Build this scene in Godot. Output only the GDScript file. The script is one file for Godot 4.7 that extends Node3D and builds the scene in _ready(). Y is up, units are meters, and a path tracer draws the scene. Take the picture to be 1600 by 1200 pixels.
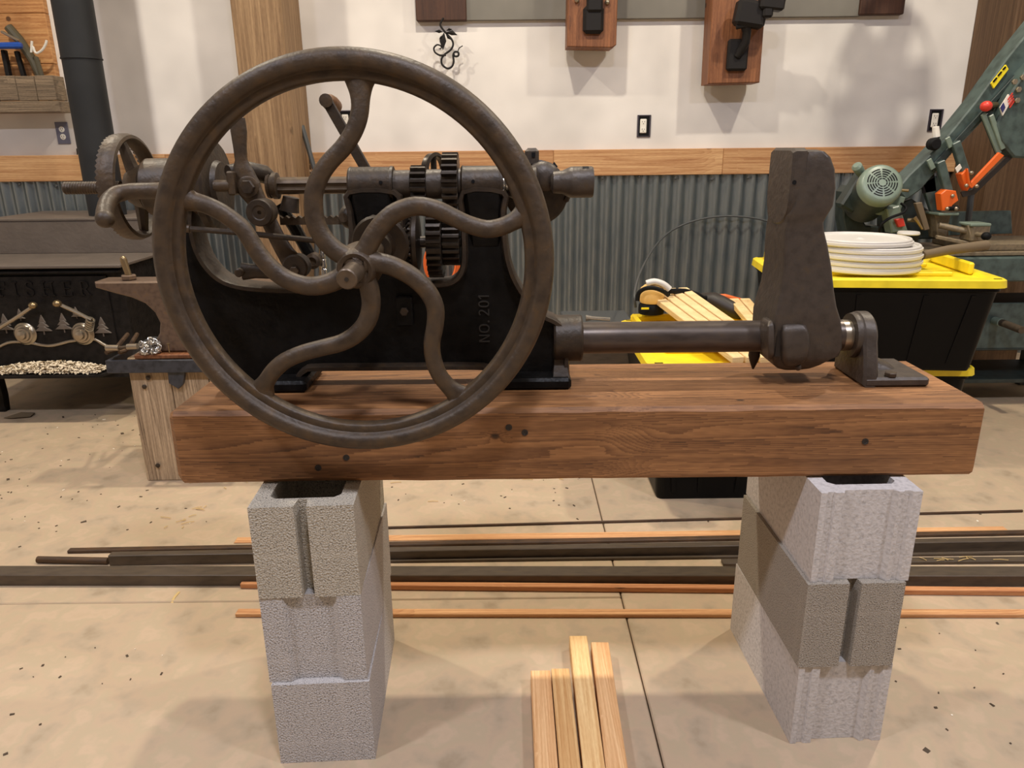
extends Node3D

# ---------- mesh builder: triangles are kept counter-clockwise from outside, turned for Godot on commit ----------
class B:
	var v := PackedVector3Array()

	func tri(a: Vector3, b: Vector3, c: Vector3) -> void:
		v.append(a); v.append(b); v.append(c)

	func quad(a: Vector3, b: Vector3, c: Vector3, d: Vector3) -> void:
		tri(a, b, c); tri(a, c, d)

	func fix(from: int) -> void:
		var vol := 0.0
		var o := v[from] if from < v.size() else Vector3.ZERO
		for i in range(from, v.size(), 3):
			vol += (v[i] - o).dot((v[i + 1] - o).cross(v[i + 2] - o))
		if vol < 0.0:
			for i in range(from, v.size(), 3):
				var t := v[i + 1]
				v[i + 1] = v[i + 2]
				v[i + 2] = t

	func box(c: Vector3, s: Vector3, bev := 0.0, bs := Basis()) -> B:
		var h := s * 0.5
		if bev <= 0.0:
			var p := []
			for i in 8:
				p.append(c + bs * Vector3(h.x * (1 if i & 1 else -1), h.y * (1 if i & 2 else -1), h.z * (1 if i & 4 else -1)))
			var st := v.size()
			quad(p[0], p[2], p[3], p[1]); quad(p[4], p[5], p[7], p[6])
			quad(p[0], p[1], p[5], p[4]); quad(p[2], p[6], p[7], p[3])
			quad(p[0], p[4], p[6], p[2]); quad(p[1], p[3], p[7], p[5])
			fix(st)
			return self
		bev = minf(bev, minf(h.x, minf(h.y, h.z)) * 0.98)
		var k := {}
		for sx in [-1, 1]:
			for sy in [-1, 1]:
				for sz in [-1, 1]:
					var q := Vector3(sx, sy, sz)
					for a in 3:
						var w := h - Vector3(bev, bev, bev)
						w[a] = h[a]
						k[[sx, sy, sz, a]] = c + bs * (w * q)
		for a in 3:
			var b1 := (a + 1) % 3
			var b2 := (a + 2) % 3
			for s1 in [-1, 1]:
				var f := []
				for t in [[-1, -1], [1, -1], [1, 1], [-1, 1]]:
					var q := [0, 0, 0]
					q[a] = s1; q[b1] = t[0]; q[b2] = t[1]
					f.append(k[[q[0], q[1], q[2], a]])
				_oq(f[0], f[1], f[2], f[3], c)
			for t in [[-1, -1], [1, -1], [1, 1], [-1, 1]]:
				var q0 := [0, 0, 0]
				q0[b1] = t[0]; q0[b2] = t[1]
				var q1 := q0.duplicate()
				q0[a] = -1; q1[a] = 1
				_oq(k[[q0[0], q0[1], q0[2], b1]], k[[q1[0], q1[1], q1[2], b1]], k[[q1[0], q1[1], q1[2], b2]], k[[q0[0], q0[1], q0[2], b2]], c)
		for sx in [-1, 1]:
			for sy in [-1, 1]:
				for sz in [-1, 1]:
					_ot(k[[sx, sy, sz, 0]], k[[sx, sy, sz, 1]], k[[sx, sy, sz, 2]], c)
		return self

	func _ot(a: Vector3, b: Vector3, d: Vector3, c: Vector3) -> void:
		if (a + b + d - c * 3.0).dot((b - a).cross(d - a)) < 0.0: tri(a, d, b)
		else: tri(a, b, d)

	func _oq(a: Vector3, b: Vector3, d: Vector3, e: Vector3, c: Vector3) -> void:
		_ot(a, b, d, c); _ot(a, d, e, c)

	func bar(a: Vector3, b: Vector3, w: float, t: float, bev := 0.0, up := Vector3(0, 1, 0)) -> B:   # a rectangular bar from a to b
		var z := (b - a).normalized()
		if absf(z.dot(up)) > 0.98: up = Vector3(1, 0, 0)
		var x := up.cross(z).normalized()
		return box((a + b) * 0.5, Vector3(w, t, a.distance_to(b)), bev, Basis(x, z.cross(x), z))

	func loft(rings: Array, caps := true, closed := false) -> B:
		var st := v.size()
		var n: int = rings[0].size()
		var m := rings.size()
		for i in (m if closed else m - 1):
			var r: Array = rings[i]
			var q: Array = rings[(i + 1) % m]
			for j in n:
				var j2 := (j + 1) % n
				quad(r[j], r[j2], q[j2], q[j])
		if caps and not closed:
			for e in 2:
				var r: Array = rings[0] if e == 0 else rings[m - 1]
				var c := Vector3.ZERO
				for p in r: c += p
				c /= n
				for j in n:
					if e == 0: tri(c, r[(j + 1) % n], r[j])
					else: tri(c, r[j], r[(j + 1) % n])
		fix(st)
		return self

	func tube(pts: Array, r, seg := 10, caps := true, closed := false, flat = 1.0) -> B:
		var rings := []
		var n := pts.size()
		var prev := Vector3.ZERO
		for i in n:
			var a: Vector3 = pts[(i - 1 + n) % n] if closed or i > 0 else pts[0]
			var b: Vector3 = pts[(i + 1) % n] if closed or i < n - 1 else pts[n - 1]
			var t := (b - a).normalized()
			if prev == Vector3.ZERO:
				prev = Vector3(0, 0, 1) if absf(t.z) < 0.9 else Vector3(0, 1, 0)
			var x := (prev - t * prev.dot(t)).normalized()
			prev = x
			var y := t.cross(x)
			var rr: float = r[i] if r is Array else r
			var fl: float = flat[i] if flat is Array else flat
			var ring := []
			for j in seg:
				var g := TAU * j / seg
				ring.append(pts[i] + x * (cos(g) * rr * fl) + y * (sin(g) * rr))
			rings.append(ring)
		return loft(rings, caps, closed)

	func lathe(prof: Array, xf := Transform3D(), seg := 24) -> B:   # prof: (radius, height) along the y of xf
		var rings := []
		for p in prof:
			var ring := []
			for j in seg:
				var g := TAU * j / seg
				ring.append(xf * Vector3(cos(g) * maxf(p.x, 0.0001), p.y, sin(g) * maxf(p.x, 0.0001)))
			rings.append(ring)
		return loft(rings)

	func ring(prof: Array, xf := Transform3D(), seg := 48) -> B:   # a closed profile turned about the y of xf
		var rings := []
		for j in seg:
			var g := TAU * j / seg
			var one := []
			for p in prof: one.append(xf * Vector3(cos(g) * p.x, p.y, sin(g) * p.x))
			rings.append(one)
		return loft(rings, false, true)

	func ext(poly: Array, z0: float, z1: float, xf := Transform3D(), bev := 0.0) -> B:   # polygon in xy, from z0 to z1
		var pl := PackedVector2Array(poly)
		var area := 0.0
		for i in pl.size(): area += pl[i].cross(pl[(i + 1) % pl.size()])
		if area < 0: pl.reverse()
		var n := pl.size()
		var ins := PackedVector2Array()
		for i in n:
			var e0 := (pl[i] - pl[(i - 1 + n) % n]).normalized()
			var e1 := (pl[(i + 1) % n] - pl[i]).normalized()
			var nn := Vector2(-e0.y, e0.x) + Vector2(-e1.y, e1.x)
			var l := maxf(nn.length_squared() * 0.5, 0.4)
			ins.append(pl[i] + nn / l * bev)
		var lo := minf(z0, z1)
		var hi := maxf(z0, z1)
		var st := v.size()
		var idx := Geometry2D.triangulate_polygon(pl)
		for i in range(0, idx.size(), 3):
			var a := idx[i]; var b := idx[i + 1]; var c := idx[i + 2]
			if (pl[b] - pl[a]).cross(pl[c] - pl[a]) < 0:
				var t := b; b = c; c = t
			tri(xf * Vector3(ins[a].x, ins[a].y, hi), xf * Vector3(ins[b].x, ins[b].y, hi), xf * Vector3(ins[c].x, ins[c].y, hi))
			tri(xf * Vector3(ins[a].x, ins[a].y, lo), xf * Vector3(ins[c].x, ins[c].y, lo), xf * Vector3(ins[b].x, ins[b].y, lo))
		var lay := [[pl, lo + bev], [pl, hi - bev]]
		if bev > 0: lay = [[ins, lo], [pl, lo + bev], [pl, hi - bev], [ins, hi]]
		for k in lay.size() - 1:
			for i in n:
				var j := (i + 1) % n
				var p: PackedVector2Array = lay[k][0]
				var q: PackedVector2Array = lay[k + 1][0]
				quad(xf * Vector3(p[i].x, p[i].y, lay[k][1]), xf * Vector3(p[j].x, p[j].y, lay[k][1]), xf * Vector3(q[j].x, q[j].y, lay[k + 1][1]), xf * Vector3(q[i].x, q[i].y, lay[k + 1][1]))
		fix(st)
		return self

	func bead(poly: Array, z: float, a: float, b: float, seg := 10, closed := true) -> B:   # a flange: an ellipse swept along a flat outline
		var rings := []
		var n := poly.size()
		for i in n:
			var p0: Vector2 = poly[(i - 1 + n) % n] if closed or i > 0 else poly[0]
			var p1: Vector2 = poly[(i + 1) % n] if closed or i < n - 1 else poly[n - 1]
			var t := (p1 - p0).normalized()
			var nn := Vector2(-t.y, t.x)
			var ring := []
			for j in seg:
				var g := TAU * j / seg
				var cc := signf(cos(g)) * pow(absf(cos(g)), 0.6)
				var ss := signf(sin(g)) * pow(absf(sin(g)), 0.6)
				var q: Vector2 = poly[i] + nn * (a * cc)
				ring.append(Vector3(q.x, q.y, z + b * ss))
			rings.append(ring)
		return loft(rings, not closed, closed)

	func ball(c: Vector3, r: Vector3, seg := 12, rows := 8) -> B:
		var rings := []
		for i in range(1, rows):
			var ph := PI * i / rows
			var one := []
			for j in seg:
				var g := TAU * j / seg
				one.append(c + r * Vector3(sin(ph) * cos(g), cos(ph), sin(ph) * sin(g)))
			rings.append(one)
		return loft(rings)

	func mesh(off: Vector3, ang: float) -> ArrayMesh:
		var n := v.size()
		var fn := PackedVector3Array()
		var at := {}
		for i in range(0, n, 3):
			fn.append((v[i + 1] - v[i]).cross(v[i + 2] - v[i]))
		var keys := PackedInt64Array()
		keys.resize(n)
		for i in n:
			var p := v[i]
			var k := (int(roundf(p.x * 20000.0)) * 73856093) ^ (int(roundf(p.y * 20000.0)) * 19349663 << 8) ^ (int(roundf(p.z * 20000.0)) * 83492791 << 16)
			keys[i] = k
			if at.has(k): at[k].append(i / 3)
			else: at[k] = [i / 3]
		var co := cos(deg_to_rad(ang))
		var un := PackedVector3Array()
		for f in fn: un.append(f.normalized())
		var nn := PackedVector3Array()
		nn.resize(n)
		var ov := PackedVector3Array()
		ov.resize(n)
		for i in n:
			var f := i / 3
			var s := Vector3.ZERO
			for g in at[keys[i]]:
				if un[f].dot(un[g]) > co: s += fn[g]
			var o := i
			if i % 3 == 1: o = i + 1
			elif i % 3 == 2: o = i - 1
			ov[o] = v[i] - off
			nn[o] = s.normalized() if s.length_squared() > 0 else Vector3(0, 1, 0)
		var arr := []
		arr.resize(Mesh.ARRAY_MAX)
		arr[Mesh.ARRAY_VERTEX] = ov
		arr[Mesh.ARRAY_NORMAL] = nn
		var m := ArrayMesh.new()
		m.add_surface_from_arrays(Mesh.PRIMITIVE_TRIANGLES, arr)
		return m

# ---------- objects ----------
var names := {}

func numbered(called: String) -> String:
	names[called] = names.get(called, -1) + 1
	return called if names[called] == 0 else "%s_%03d" % [called, names[called]]

func origin_of(n: Node) -> Vector3:
	var p := Vector3.ZERO
	while n != self and n is Node3D:
		p += n.position
		n = n.get_parent()
	return p

func part(b: B, called: String, m: Material, parent: Node, ang := 35.0) -> MeshInstance3D:
	var o := MeshInstance3D.new()
	o.name = called
	o.mesh = b.mesh(origin_of(parent), ang)
	o.material_override = m
	parent.add_child(o, true)
	return o

func thing(called: String, at: Vector3, label: String, category: String, group := "") -> Node3D:
	var o := Node3D.new()
	o.name = numbered(called)
	add_child(o)
	o.position = at
	o.set_meta("label", label)
	o.set_meta("category", category)
	if group: o.set_meta("group", group)
	return o

func solo(b: B, called: String, m: Material, at: Vector3, label: String, category: String, group := "", ang := 35.0) -> MeshInstance3D:   # a thing that is one mesh
	var o := MeshInstance3D.new()
	o.name = numbered(called)
	add_child(o)
	o.position = at
	o.mesh = b.mesh(at, ang)
	o.material_override = m
	o.set_meta("label", label)
	o.set_meta("category", category)
	if group: o.set_meta("group", group)
	return o

func structure(called: String, b: B = null, m: Material = null) -> Node3D:
	var o: Node3D = MeshInstance3D.new() if b else Node3D.new()
	o.name = called
	add_child(o)
	if b:
		o.mesh = b.mesh(Vector3.ZERO, 30.0)
		o.material_override = m
	o.set_meta("kind", "structure")
	return o

func ax(d: String, at: Vector3) -> Transform3D:   # a transform whose y runs along an axis
	match d:
		"x": return Transform3D(Basis(Vector3(0, 1, 0), Vector3(1, 0, 0), Vector3(0, 0, -1)), at)
		"z": return Transform3D(Basis(Vector3(1, 0, 0), Vector3(0, 0, 1), Vector3(0, -1, 0)), at)
	return Transform3D(Basis(), at)

func along(a: Vector3, b: Vector3) -> Transform3D:
	var y := (b - a).normalized()
	var x := y.cross(Vector3(0, 0, 1) if absf(y.z) < 0.9 else Vector3(1, 0, 0)).normalized()
	return Transform3D(Basis(x, y, x.cross(y)), a)

func v2s(a: Array) -> Array:
	var o := []
	for p in a: o.append(Vector2(p[0], p[1]))
	return o

func smooth3(pts: Array, k := 4) -> Array:   # Catmull-Rom
	var o := []
	var n := pts.size()
	for i in n - 1:
		var p0 = pts[maxi(i - 1, 0)]
		var p1 = pts[i]
		var p2 = pts[i + 1]
		var p3 = pts[mini(i + 2, n - 1)]
		for j in k:
			var t := float(j) / k
			o.append(0.5 * (2.0 * p1 + (p2 - p0) * t + (2.0 * p0 - 5.0 * p1 + 4.0 * p2 - p3) * t * t + (3.0 * p1 - 3.0 * p2 + p3 - p0) * t * t * t))
	o.append(pts[n - 1])
	return o

func text_mesh(s: String, size: float, depth: float, font := "Droid Serif") -> TextMesh:
	var f := SystemFont.new()
	f.font_names = PackedStringArray([font])
	var t := TextMesh.new()
	t.text = s
	t.font = f
	t.font_size = 32
	t.pixel_size = size / 32.0
	t.depth = depth
	return t


# ---------- materials ----------
var M := {}
var T := {}

func noise_tex(key: String, sd: int, freq: float, oct: int, stops: Array, cellular := false, normal := false, bump := 4.0, size := 512) -> void:
	var n := FastNoiseLite.new()
	n.seed = sd
	n.noise_type = FastNoiseLite.TYPE_CELLULAR if cellular else FastNoiseLite.TYPE_SIMPLEX_SMOOTH
	n.frequency = freq
	n.fractal_type = FastNoiseLite.FRACTAL_FBM
	n.fractal_octaves = oct
	var t := NoiseTexture2D.new()
	t.width = size
	t.height = size
	t.seamless = true
	t.noise = n
	t.generate_mipmaps = true
	if normal:
		t.as_normal_map = true
		t.bump_strength = bump
	else:
		var g := Gradient.new()
		var off := PackedFloat32Array()
		var col := PackedColorArray()
		for s in stops:
			off.append(s[0])
			col.append(s[1])
		g.offsets = off
		g.colors = col
		t.color_ramp = g
	T[key] = t

func streaks(sd: int, w: int, h: int, fx: float, oct: int, across := 64) -> PackedByteArray:   # noise drawn out along the grain
	var n := FastNoiseLite.new()
	n.seed = sd
	n.frequency = fx
	n.fractal_octaves = oct
	var im := n.get_seamless_image(across, h)
	im.resize(w, h, Image.INTERPOLATE_CUBIC)
	im.convert(Image.FORMAT_L8)
	return im.get_data()

func wood_tex(key: String, sd: int, dark: Color, light: Color, rings: int, warp: float, knots: Array, upright := false, line := 0.55, soft := 0.75, w := 1024, h := 256) -> void:
	var a := streaks(sd, w, h, 0.012, 2, 48)
	var b := streaks(sd + 7, w, h, 0.09, 4, 40)
	var c := streaks(sd + 13, w, h, 0.3, 2, 160)
	var d := PackedByteArray()
	d.resize(w * h * 3)
	for y in h:
		for x in w:
			var i := y * w + x
			var vv := float(y) / h
			var pull := 0.0
			var kd := 0.0
			for k in knots:
				var dx: float = (float(x) / w - k[0]) * 8.0
				var dy: float = vv - k[1]
				var r2: float = (dx * dx * 0.25 + dy * dy) / (k[2] * k[2])
				if r2 < 9.0:
					pull += signf(dy) * exp(-r2 * 0.5) * k[2] * 1.2
					kd = maxf(kd, clampf(1.4 - r2 * 1.4, 0.0, 1.0))
			var s := (vv + pull) * rings + (a[i] / 255.0 - 0.5) * warp
			var f := s - floorf(s)
			var ln := pow(f, 2.0) * line
			var t := 0.62 - ln * 0.55 + (b[i] / 255.0 - 0.5) * soft + (c[i] / 255.0 - 0.5) * 0.35 + (a[i] / 255.0 - 0.5) * 0.4
			t = clampf(t - kd * 0.75, -0.25, 1.0)
			var q := dark.lerp(light, maxf(t, 0.0))
			if t < 0.0: q = q.darkened(-t * 1.6)
			d[i * 3] = int(q.r8); d[i * 3 + 1] = int(q.g8); d[i * 3 + 2] = int(q.b8)
	var im := Image.create_from_data(w, h, false, Image.FORMAT_RGB8, d)
	if upright: im.rotate_90(CLOCKWISE)
	im.generate_mipmaps()
	T[key] = ImageTexture.create_from_image(im)

func mat(key: String, col: Color, rough: float, o := {}) -> StandardMaterial3D:
	var m := StandardMaterial3D.new()
	m.albedo_color = col
	m.roughness = rough
	m.metallic = o.get("metal", 0.0)
	m.metallic_specular = o.get("spec", 0.5)
	if o.has("tex"):
		m.albedo_texture = T[o.tex]
		m.uv1_triplanar = true
		m.uv1_scale = o.get("scale", Vector3.ONE)
		m.uv1_offset = o.get("off", Vector3.ZERO)
		m.uv1_triplanar_sharpness = 8.0
	if o.has("nrm"):
		m.normal_enabled = true
		m.normal_texture = T[o.nrm]
		m.normal_scale = o.get("nscale", 1.0)
	if o.has("rtex"):
		m.roughness_texture = T[o.rtex]
	if o.has("emit"):
		m.emission_enabled = true
		m.emission = col
		m.emission_energy_multiplier = o.emit
	M[key] = m
	return m

func g(x: float) -> Color: return Color(x, x, x)

func c8(r: int, gg: int, b: int) -> Color: return Color8(r, gg, b)

func make_materials() -> void:
	noise_tex("mottle", 3, 0.012, 5, [[0.0, g(0.66)], [0.35, g(0.84)], [0.6, g(0.95)], [1.0, g(1.0)]])
	noise_tex("soft", 5, 0.006, 3, [[0.0, g(0.9)], [1.0, g(1.0)]])
	noise_tex("floor", 11, 0.009, 8, [[0.0, c8(206, 194, 174)], [0.25, c8(230, 220, 202)], [0.45, c8(244, 228, 208)], [0.6, c8(238, 228, 206)], [0.75, c8(252, 236, 216)], [1.0, c8(240, 226, 204)]], false, false, 4.0, 1024)
	noise_tex("rusty", 17, 0.011, 6, [[0.0, c8(134, 120, 106)], [0.32, c8(162, 147, 130)], [0.55, c8(178, 161, 140)], [0.75, c8(190, 168, 138)], [0.9, c8(204, 176, 132)], [1.0, c8(220, 192, 142)]])
	noise_tex("steel", 19, 0.014, 5, [[0.0, c8(172, 162, 152)], [0.45, c8(198, 189, 180)], [0.7, c8(208, 198, 187)], [1.0, c8(218, 198, 166)]])
	noise_tex("pits", 23, 0.09, 3, [[0.0, g(0.4)], [0.2, g(0.62)], [0.3, g(0.88)], [0.5, g(0.96)], [1.0, g(1.0)]])
	noise_tex("fine", 29, 0.05, 4, [[0.0, g(0.8)], [0.4, g(0.94)], [0.7, g(0.98)], [1.0, g(1.0)]])
	noise_tex("galv", 31, 0.02, 4, [[0.0, c8(214, 220, 224)], [0.5, c8(236, 240, 242)], [1.0, c8(252, 250, 246)]])
	noise_tex("n_cast", 37, 0.035, 4, [], false, true, 5.0)
	noise_tex("n_conc", 41, 0.08, 4, [], false, true, 10.0)
	noise_tex("n_soft", 43, 0.01, 4, [], false, true, 3.0)
	wood_tex("w_beam", 51, c8(108, 73, 44), c8(194, 144, 96), 64, 14.0, [[0.18, 0.55, 0.02], [0.66, 0.3, 0.018], [0.42, 0.75, 0.02]], false, 0.95, 0.5)
	wood_tex("w_cedar", 61, c8(182, 128, 84), c8(240, 198, 148), 14, 5.0, [[0.2, 0.4, 0.05], [0.55, 0.7, 0.04], [0.82, 0.25, 0.06]])
	wood_tex("w_pine", 71, c8(212, 182, 134), c8(248, 226, 182), 10, 3.0, [[0.3, 0.5, 0.04], [0.75, 0.3, 0.03]])
	wood_tex("w_post", 81, c8(124, 96, 68), c8(184, 154, 118), 12, 4.0, [[0.35, 0.4, 0.05], [0.72, 0.62, 0.04]], true)
	wood_tex("w_long", 91, c8(214, 166, 114), c8(252, 224, 178), 10, 3.0, [[0.33, 0.45, 0.04], [0.7, 0.66, 0.04]], true)
	wood_tex("w_old", 95, c8(130, 111, 88), c8(206, 184, 154), 16, 5.0, [[0.4, 0.5, 0.03], [0.8, 0.3, 0.03]], true, 0.8)
	wood_tex("w_oldx", 97, c8(100, 88, 75), c8(172, 153, 130), 16, 5.0, [[0.4, 0.5, 0.03], [0.8, 0.3, 0.03]], false, 0.8)
	var s1 := Vector3.ONE
	mat("wall", c8(236, 231, 227), 0.75, {"tex": "soft", "scale": s1 * 0.7})
	mat("wall_side", c8(226, 220, 212), 0.8)
	mat("ceiling", c8(214, 208, 200), 0.8)
	mat("floor", c8(197, 184, 169), 0.62, {"tex": "floor", "scale": s1 * 0.7, "nrm": "n_soft", "nscale": 0.25})
	mat("joint", c8(96, 82, 68), 0.9)
	mat("corrugated", c8(150, 156, 158), 0.36, {"metal": 0.8, "tex": "galv", "scale": Vector3(2.4, 0.5, 2.4)})
	mat("ledger", c8(236, 234, 230), 0.6, {"tex": "w_cedar", "scale": Vector3(0.5, 3.6, 3.6)})
	mat("ledger_b", c8(222, 214, 206), 0.6, {"tex": "w_cedar", "scale": Vector3(0.5, 3.6, 3.6), "off": Vector3(0.37, 0.21, 0.1)})
	mat("post", c8(226, 222, 216), 0.7, {"tex": "w_post", "scale": Vector3(2.2, 0.5, 2.2)})
	mat("post_dark", c8(152, 140, 130), 0.7, {"tex": "w_post", "scale": Vector3(2.2, 0.5, 2.2), "off": Vector3(0.3, 0.4, 0.2)})
	mat("beam", c8(232, 222, 208), 0.62, {"tex": "w_beam", "scale": Vector3(0.5, 2.6, 2.6), "off": Vector3(0.5, 0, 0)})
	mat("cedar", c8(250, 240, 230), 0.65, {"tex": "w_cedar", "scale": Vector3(0.6, 5.0, 5.0)})
	mat("cedar_b", c8(240, 216, 200), 0.65, {"tex": "w_cedar", "scale": Vector3(0.6, 5.0, 5.0), "off": Vector3(0.3, 0.5, 0.2)})
	mat("strip_red", c8(252, 236, 222), 0.6, {"tex": "w_long", "scale": Vector3(6, 0.8, 0.8)})
	mat("strip_knot", c8(236, 220, 194), 0.6, {"tex": "w_long", "scale": Vector3(6, 0.8, 0.8), "off": Vector3(0.4, 0.3, 0.45)})
	mat("strip_pale", c8(255, 246, 224), 0.6, {"tex": "w_long", "scale": Vector3(4, 0.8, 0.8), "off": Vector3(0.7, 0.1, 0.8)})
	mat("pine", c8(252, 246, 232), 0.6, {"tex": "w_pine", "scale": Vector3(3, 5, 0.8)})
	mat("block_tan", c8(204, 194, 176), 0.92, {"tex": "pits", "scale": s1 * 5.0, "nrm": "n_conc", "nscale": 1.0})
	mat("block_grey", c8(206, 200, 196), 0.92, {"tex": "pits", "scale": s1 * 5.0, "off": Vector3(0.3, 0.2, 0.6), "nrm": "n_conc", "nscale": 0.7})
	mat("block_pale", c8(210, 204, 200), 0.9, {"tex": "fine", "scale": s1 * 3.0, "nrm": "n_conc", "nscale": 0.12})
	mat("block_dark", c8(176, 166, 152), 0.92, {"tex": "pits", "scale": s1 * 6.0, "off": Vector3(0.1, 0.7, 0.4), "nrm": "n_conc", "nscale": 0.9})
	mat("iron", c8(106, 95, 82), 0.5, {"metal": 0.15, "tex": "rusty", "scale": s1 * 4.0, "nrm": "n_cast", "nscale": 0.25})
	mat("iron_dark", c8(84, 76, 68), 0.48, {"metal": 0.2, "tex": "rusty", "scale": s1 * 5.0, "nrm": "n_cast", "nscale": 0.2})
	mat("black_paint", c8(25, 23, 21), 0.38, {"spec": 0.25, "tex": "mottle", "scale": s1 * 3.0, "nrm": "n_cast", "nscale": 0.3})
	mat("worn_black", c8(46, 43, 40), 0.36)
	mat("casting", c8(94, 87, 81), 0.46, {"metal": 0.25, "tex": "steel", "scale": s1 * 4.0, "nrm": "n_cast", "nscale": 0.2})
	mat("gear", c8(80, 74, 68), 0.34, {"metal": 0.55, "tex": "steel", "scale": s1 * 8.0})
	mat("bright", c8(204, 200, 192), 0.22, {"metal": 0.9})
	mat("shaft", c8(128, 116, 102), 0.4, {"metal": 0.5, "tex": "steel", "scale": s1 * 6.0})
	mat("column", c8(108, 100, 96), 0.34, {"metal": 0.45, "tex": "steel", "scale": Vector3(2, 7, 7)})
	mat("bar_steel", c8(112, 102, 90), 0.5, {"metal": 0.25, "tex": "steel", "scale": Vector3(1.5, 6, 6)})
	mat("bar_rust", c8(116, 96, 78), 0.6, {"metal": 0.15, "tex": "rusty", "scale": Vector3(2, 6, 6)})
	mat("stove", c8(104, 94, 86), 0.5, {"tex": "soft", "scale": s1 * 2.0, "nrm": "n_cast", "nscale": 0.2})
	mat("stove_black", c8(36, 33, 31), 0.45, {"spec": 0.25, "tex": "mottle", "scale": s1 * 3.0, "nrm": "n_cast", "nscale": 0.25})
	mat("pipe", c8(50, 51, 53), 0.5, {"spec": 0.25, "tex": "soft", "scale": s1 * 1.5})
	mat("nickel", c8(168, 156, 138), 0.3, {"metal": 0.85})
	mat("handle_wood", c8(172, 138, 98), 0.55, {"tex": "w_post", "scale": s1 * 6.0})
	mat("anvil", c8(142, 124, 110), 0.42, {"metal": 0.4, "tex": "steel", "scale": s1 * 5.0})
	mat("band", c8(70, 72, 78), 0.45, {"metal": 0.3, "tex": "mottle", "scale": s1 * 4.0})
	mat("old_wood", c8(255, 250, 244), 0.8, {"tex": "w_old", "scale": Vector3(4, 0.9, 4)})
	mat("old_board", c8(240, 236, 230), 0.8, {"tex": "w_oldx", "scale": Vector3(1.2, 4, 4)})
	mat("shavings", c8(240, 224, 196), 0.8, {"tex": "fine", "scale": s1 * 9.0})
	mat("chain", c8(206, 204, 200), 0.25, {"metal": 0.9})
	mat("yellow", c8(255, 228, 46), 0.42, {"tex": "soft", "scale": s1 * 3.0})
	mat("yellow_b", c8(255, 222, 34), 0.42, {"tex": "soft", "scale": s1 * 3.0, "off": Vector3(0.4, 0.1, 0.2)})
	mat("tote_black", c8(15, 14, 13), 0.4, {"spec": 0.25})
	mat("lid_white", c8(216, 212, 206), 0.4)
	mat("saw_green", c8(80, 96, 92), 0.4, {"tex": "mottle", "scale": s1 * 2.5})
	mat("saw_dark", c8(48, 60, 58), 0.45, {"tex": "mottle", "scale": s1 * 2.5})
	mat("saw_pale", c8(126, 142, 128), 0.35, {"tex": "soft", "scale": s1 * 4.0})
	mat("saw_orange", c8(232, 104, 34), 0.45)
	mat("saw_bed", c8(166, 156, 134), 0.5, {"metal": 0.15, "tex": "steel", "scale": s1 * 6.0})
	mat("rubber", c8(24, 24, 25), 0.55, {"spec": 0.25})
	mat("red", c8(214, 58, 44), 0.4)
	mat("label_yellow", c8(250, 226, 40), 0.45)
	mat("label_white", c8(232, 226, 216), 0.5)
	mat("navy", c8(44, 48, 104), 0.5)
	mat("panel_grey", c8(124, 120, 112), 0.6, {"tex": "soft", "scale": s1 * 1.2})
	mat("plaque", c8(205, 160, 134), 0.55, {"tex": "w_post", "scale": Vector3(2.4, 0.9, 2.4), "off": Vector3(0.1, 0.3, 0.5)})
	mat("end_wood", c8(112, 84, 74), 0.6, {"tex": "w_post", "scale": Vector3(2.4, 0.9, 2.4)})
	mat("pine_board", c8(226, 212, 190), 0.65, {"tex": "w_cedar", "scale": Vector3(0.8, 3.2, 3.2), "off": Vector3(0.2, 0.1, 0)})
	mat("iron_black", c8(44, 42, 42), 0.5, {"spec": 0.25, "metal": 0.3, "nrm": "n_cast", "nscale": 0.4})
	mat("outlet_white", c8(236, 232, 222), 0.4)
	mat("outlet_box", c8(58, 52, 62), 0.5)
	mat("plate_grey", c8(104, 104, 122), 0.5)
	mat("tool_blue", c8(34, 84, 178), 0.4)
	mat("tool_grip", c8(84, 78, 60), 0.5)
	mat("cord_orange", c8(222, 104, 44), 0.5)
	mat("brass", c8(150, 130, 98), 0.3, {"metal": 0.8})
	mat("sander_tan", c8(240, 196, 120), 0.45)
	mat("cable_grey", c8(72, 74, 74), 0.5)
	mat("hose_brown", c8(112, 96, 74), 0.6)
	mat("straw", c8(206, 176, 118), 0.8)
	mat("chip_dark", c8(78, 64, 48), 0.8)
	mat("chip_white", c8(246, 236, 216), 0.8)
	mat("lamp_shell", c8(60, 60, 62), 0.5, {"metal": 0.3})
	mat("fan_metal", c8(70, 72, 74), 0.5, {"metal": 0.3})
	mat("dark_brown", c8(40, 34, 30), 0.5)
	mat("glow_warm", Color(1.0, 0.86, 0.7), 0.5, {"emit": 6.0})
	mat("glow_cool", Color(0.92, 0.95, 1.0), 0.5, {"emit": 6.0})


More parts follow.
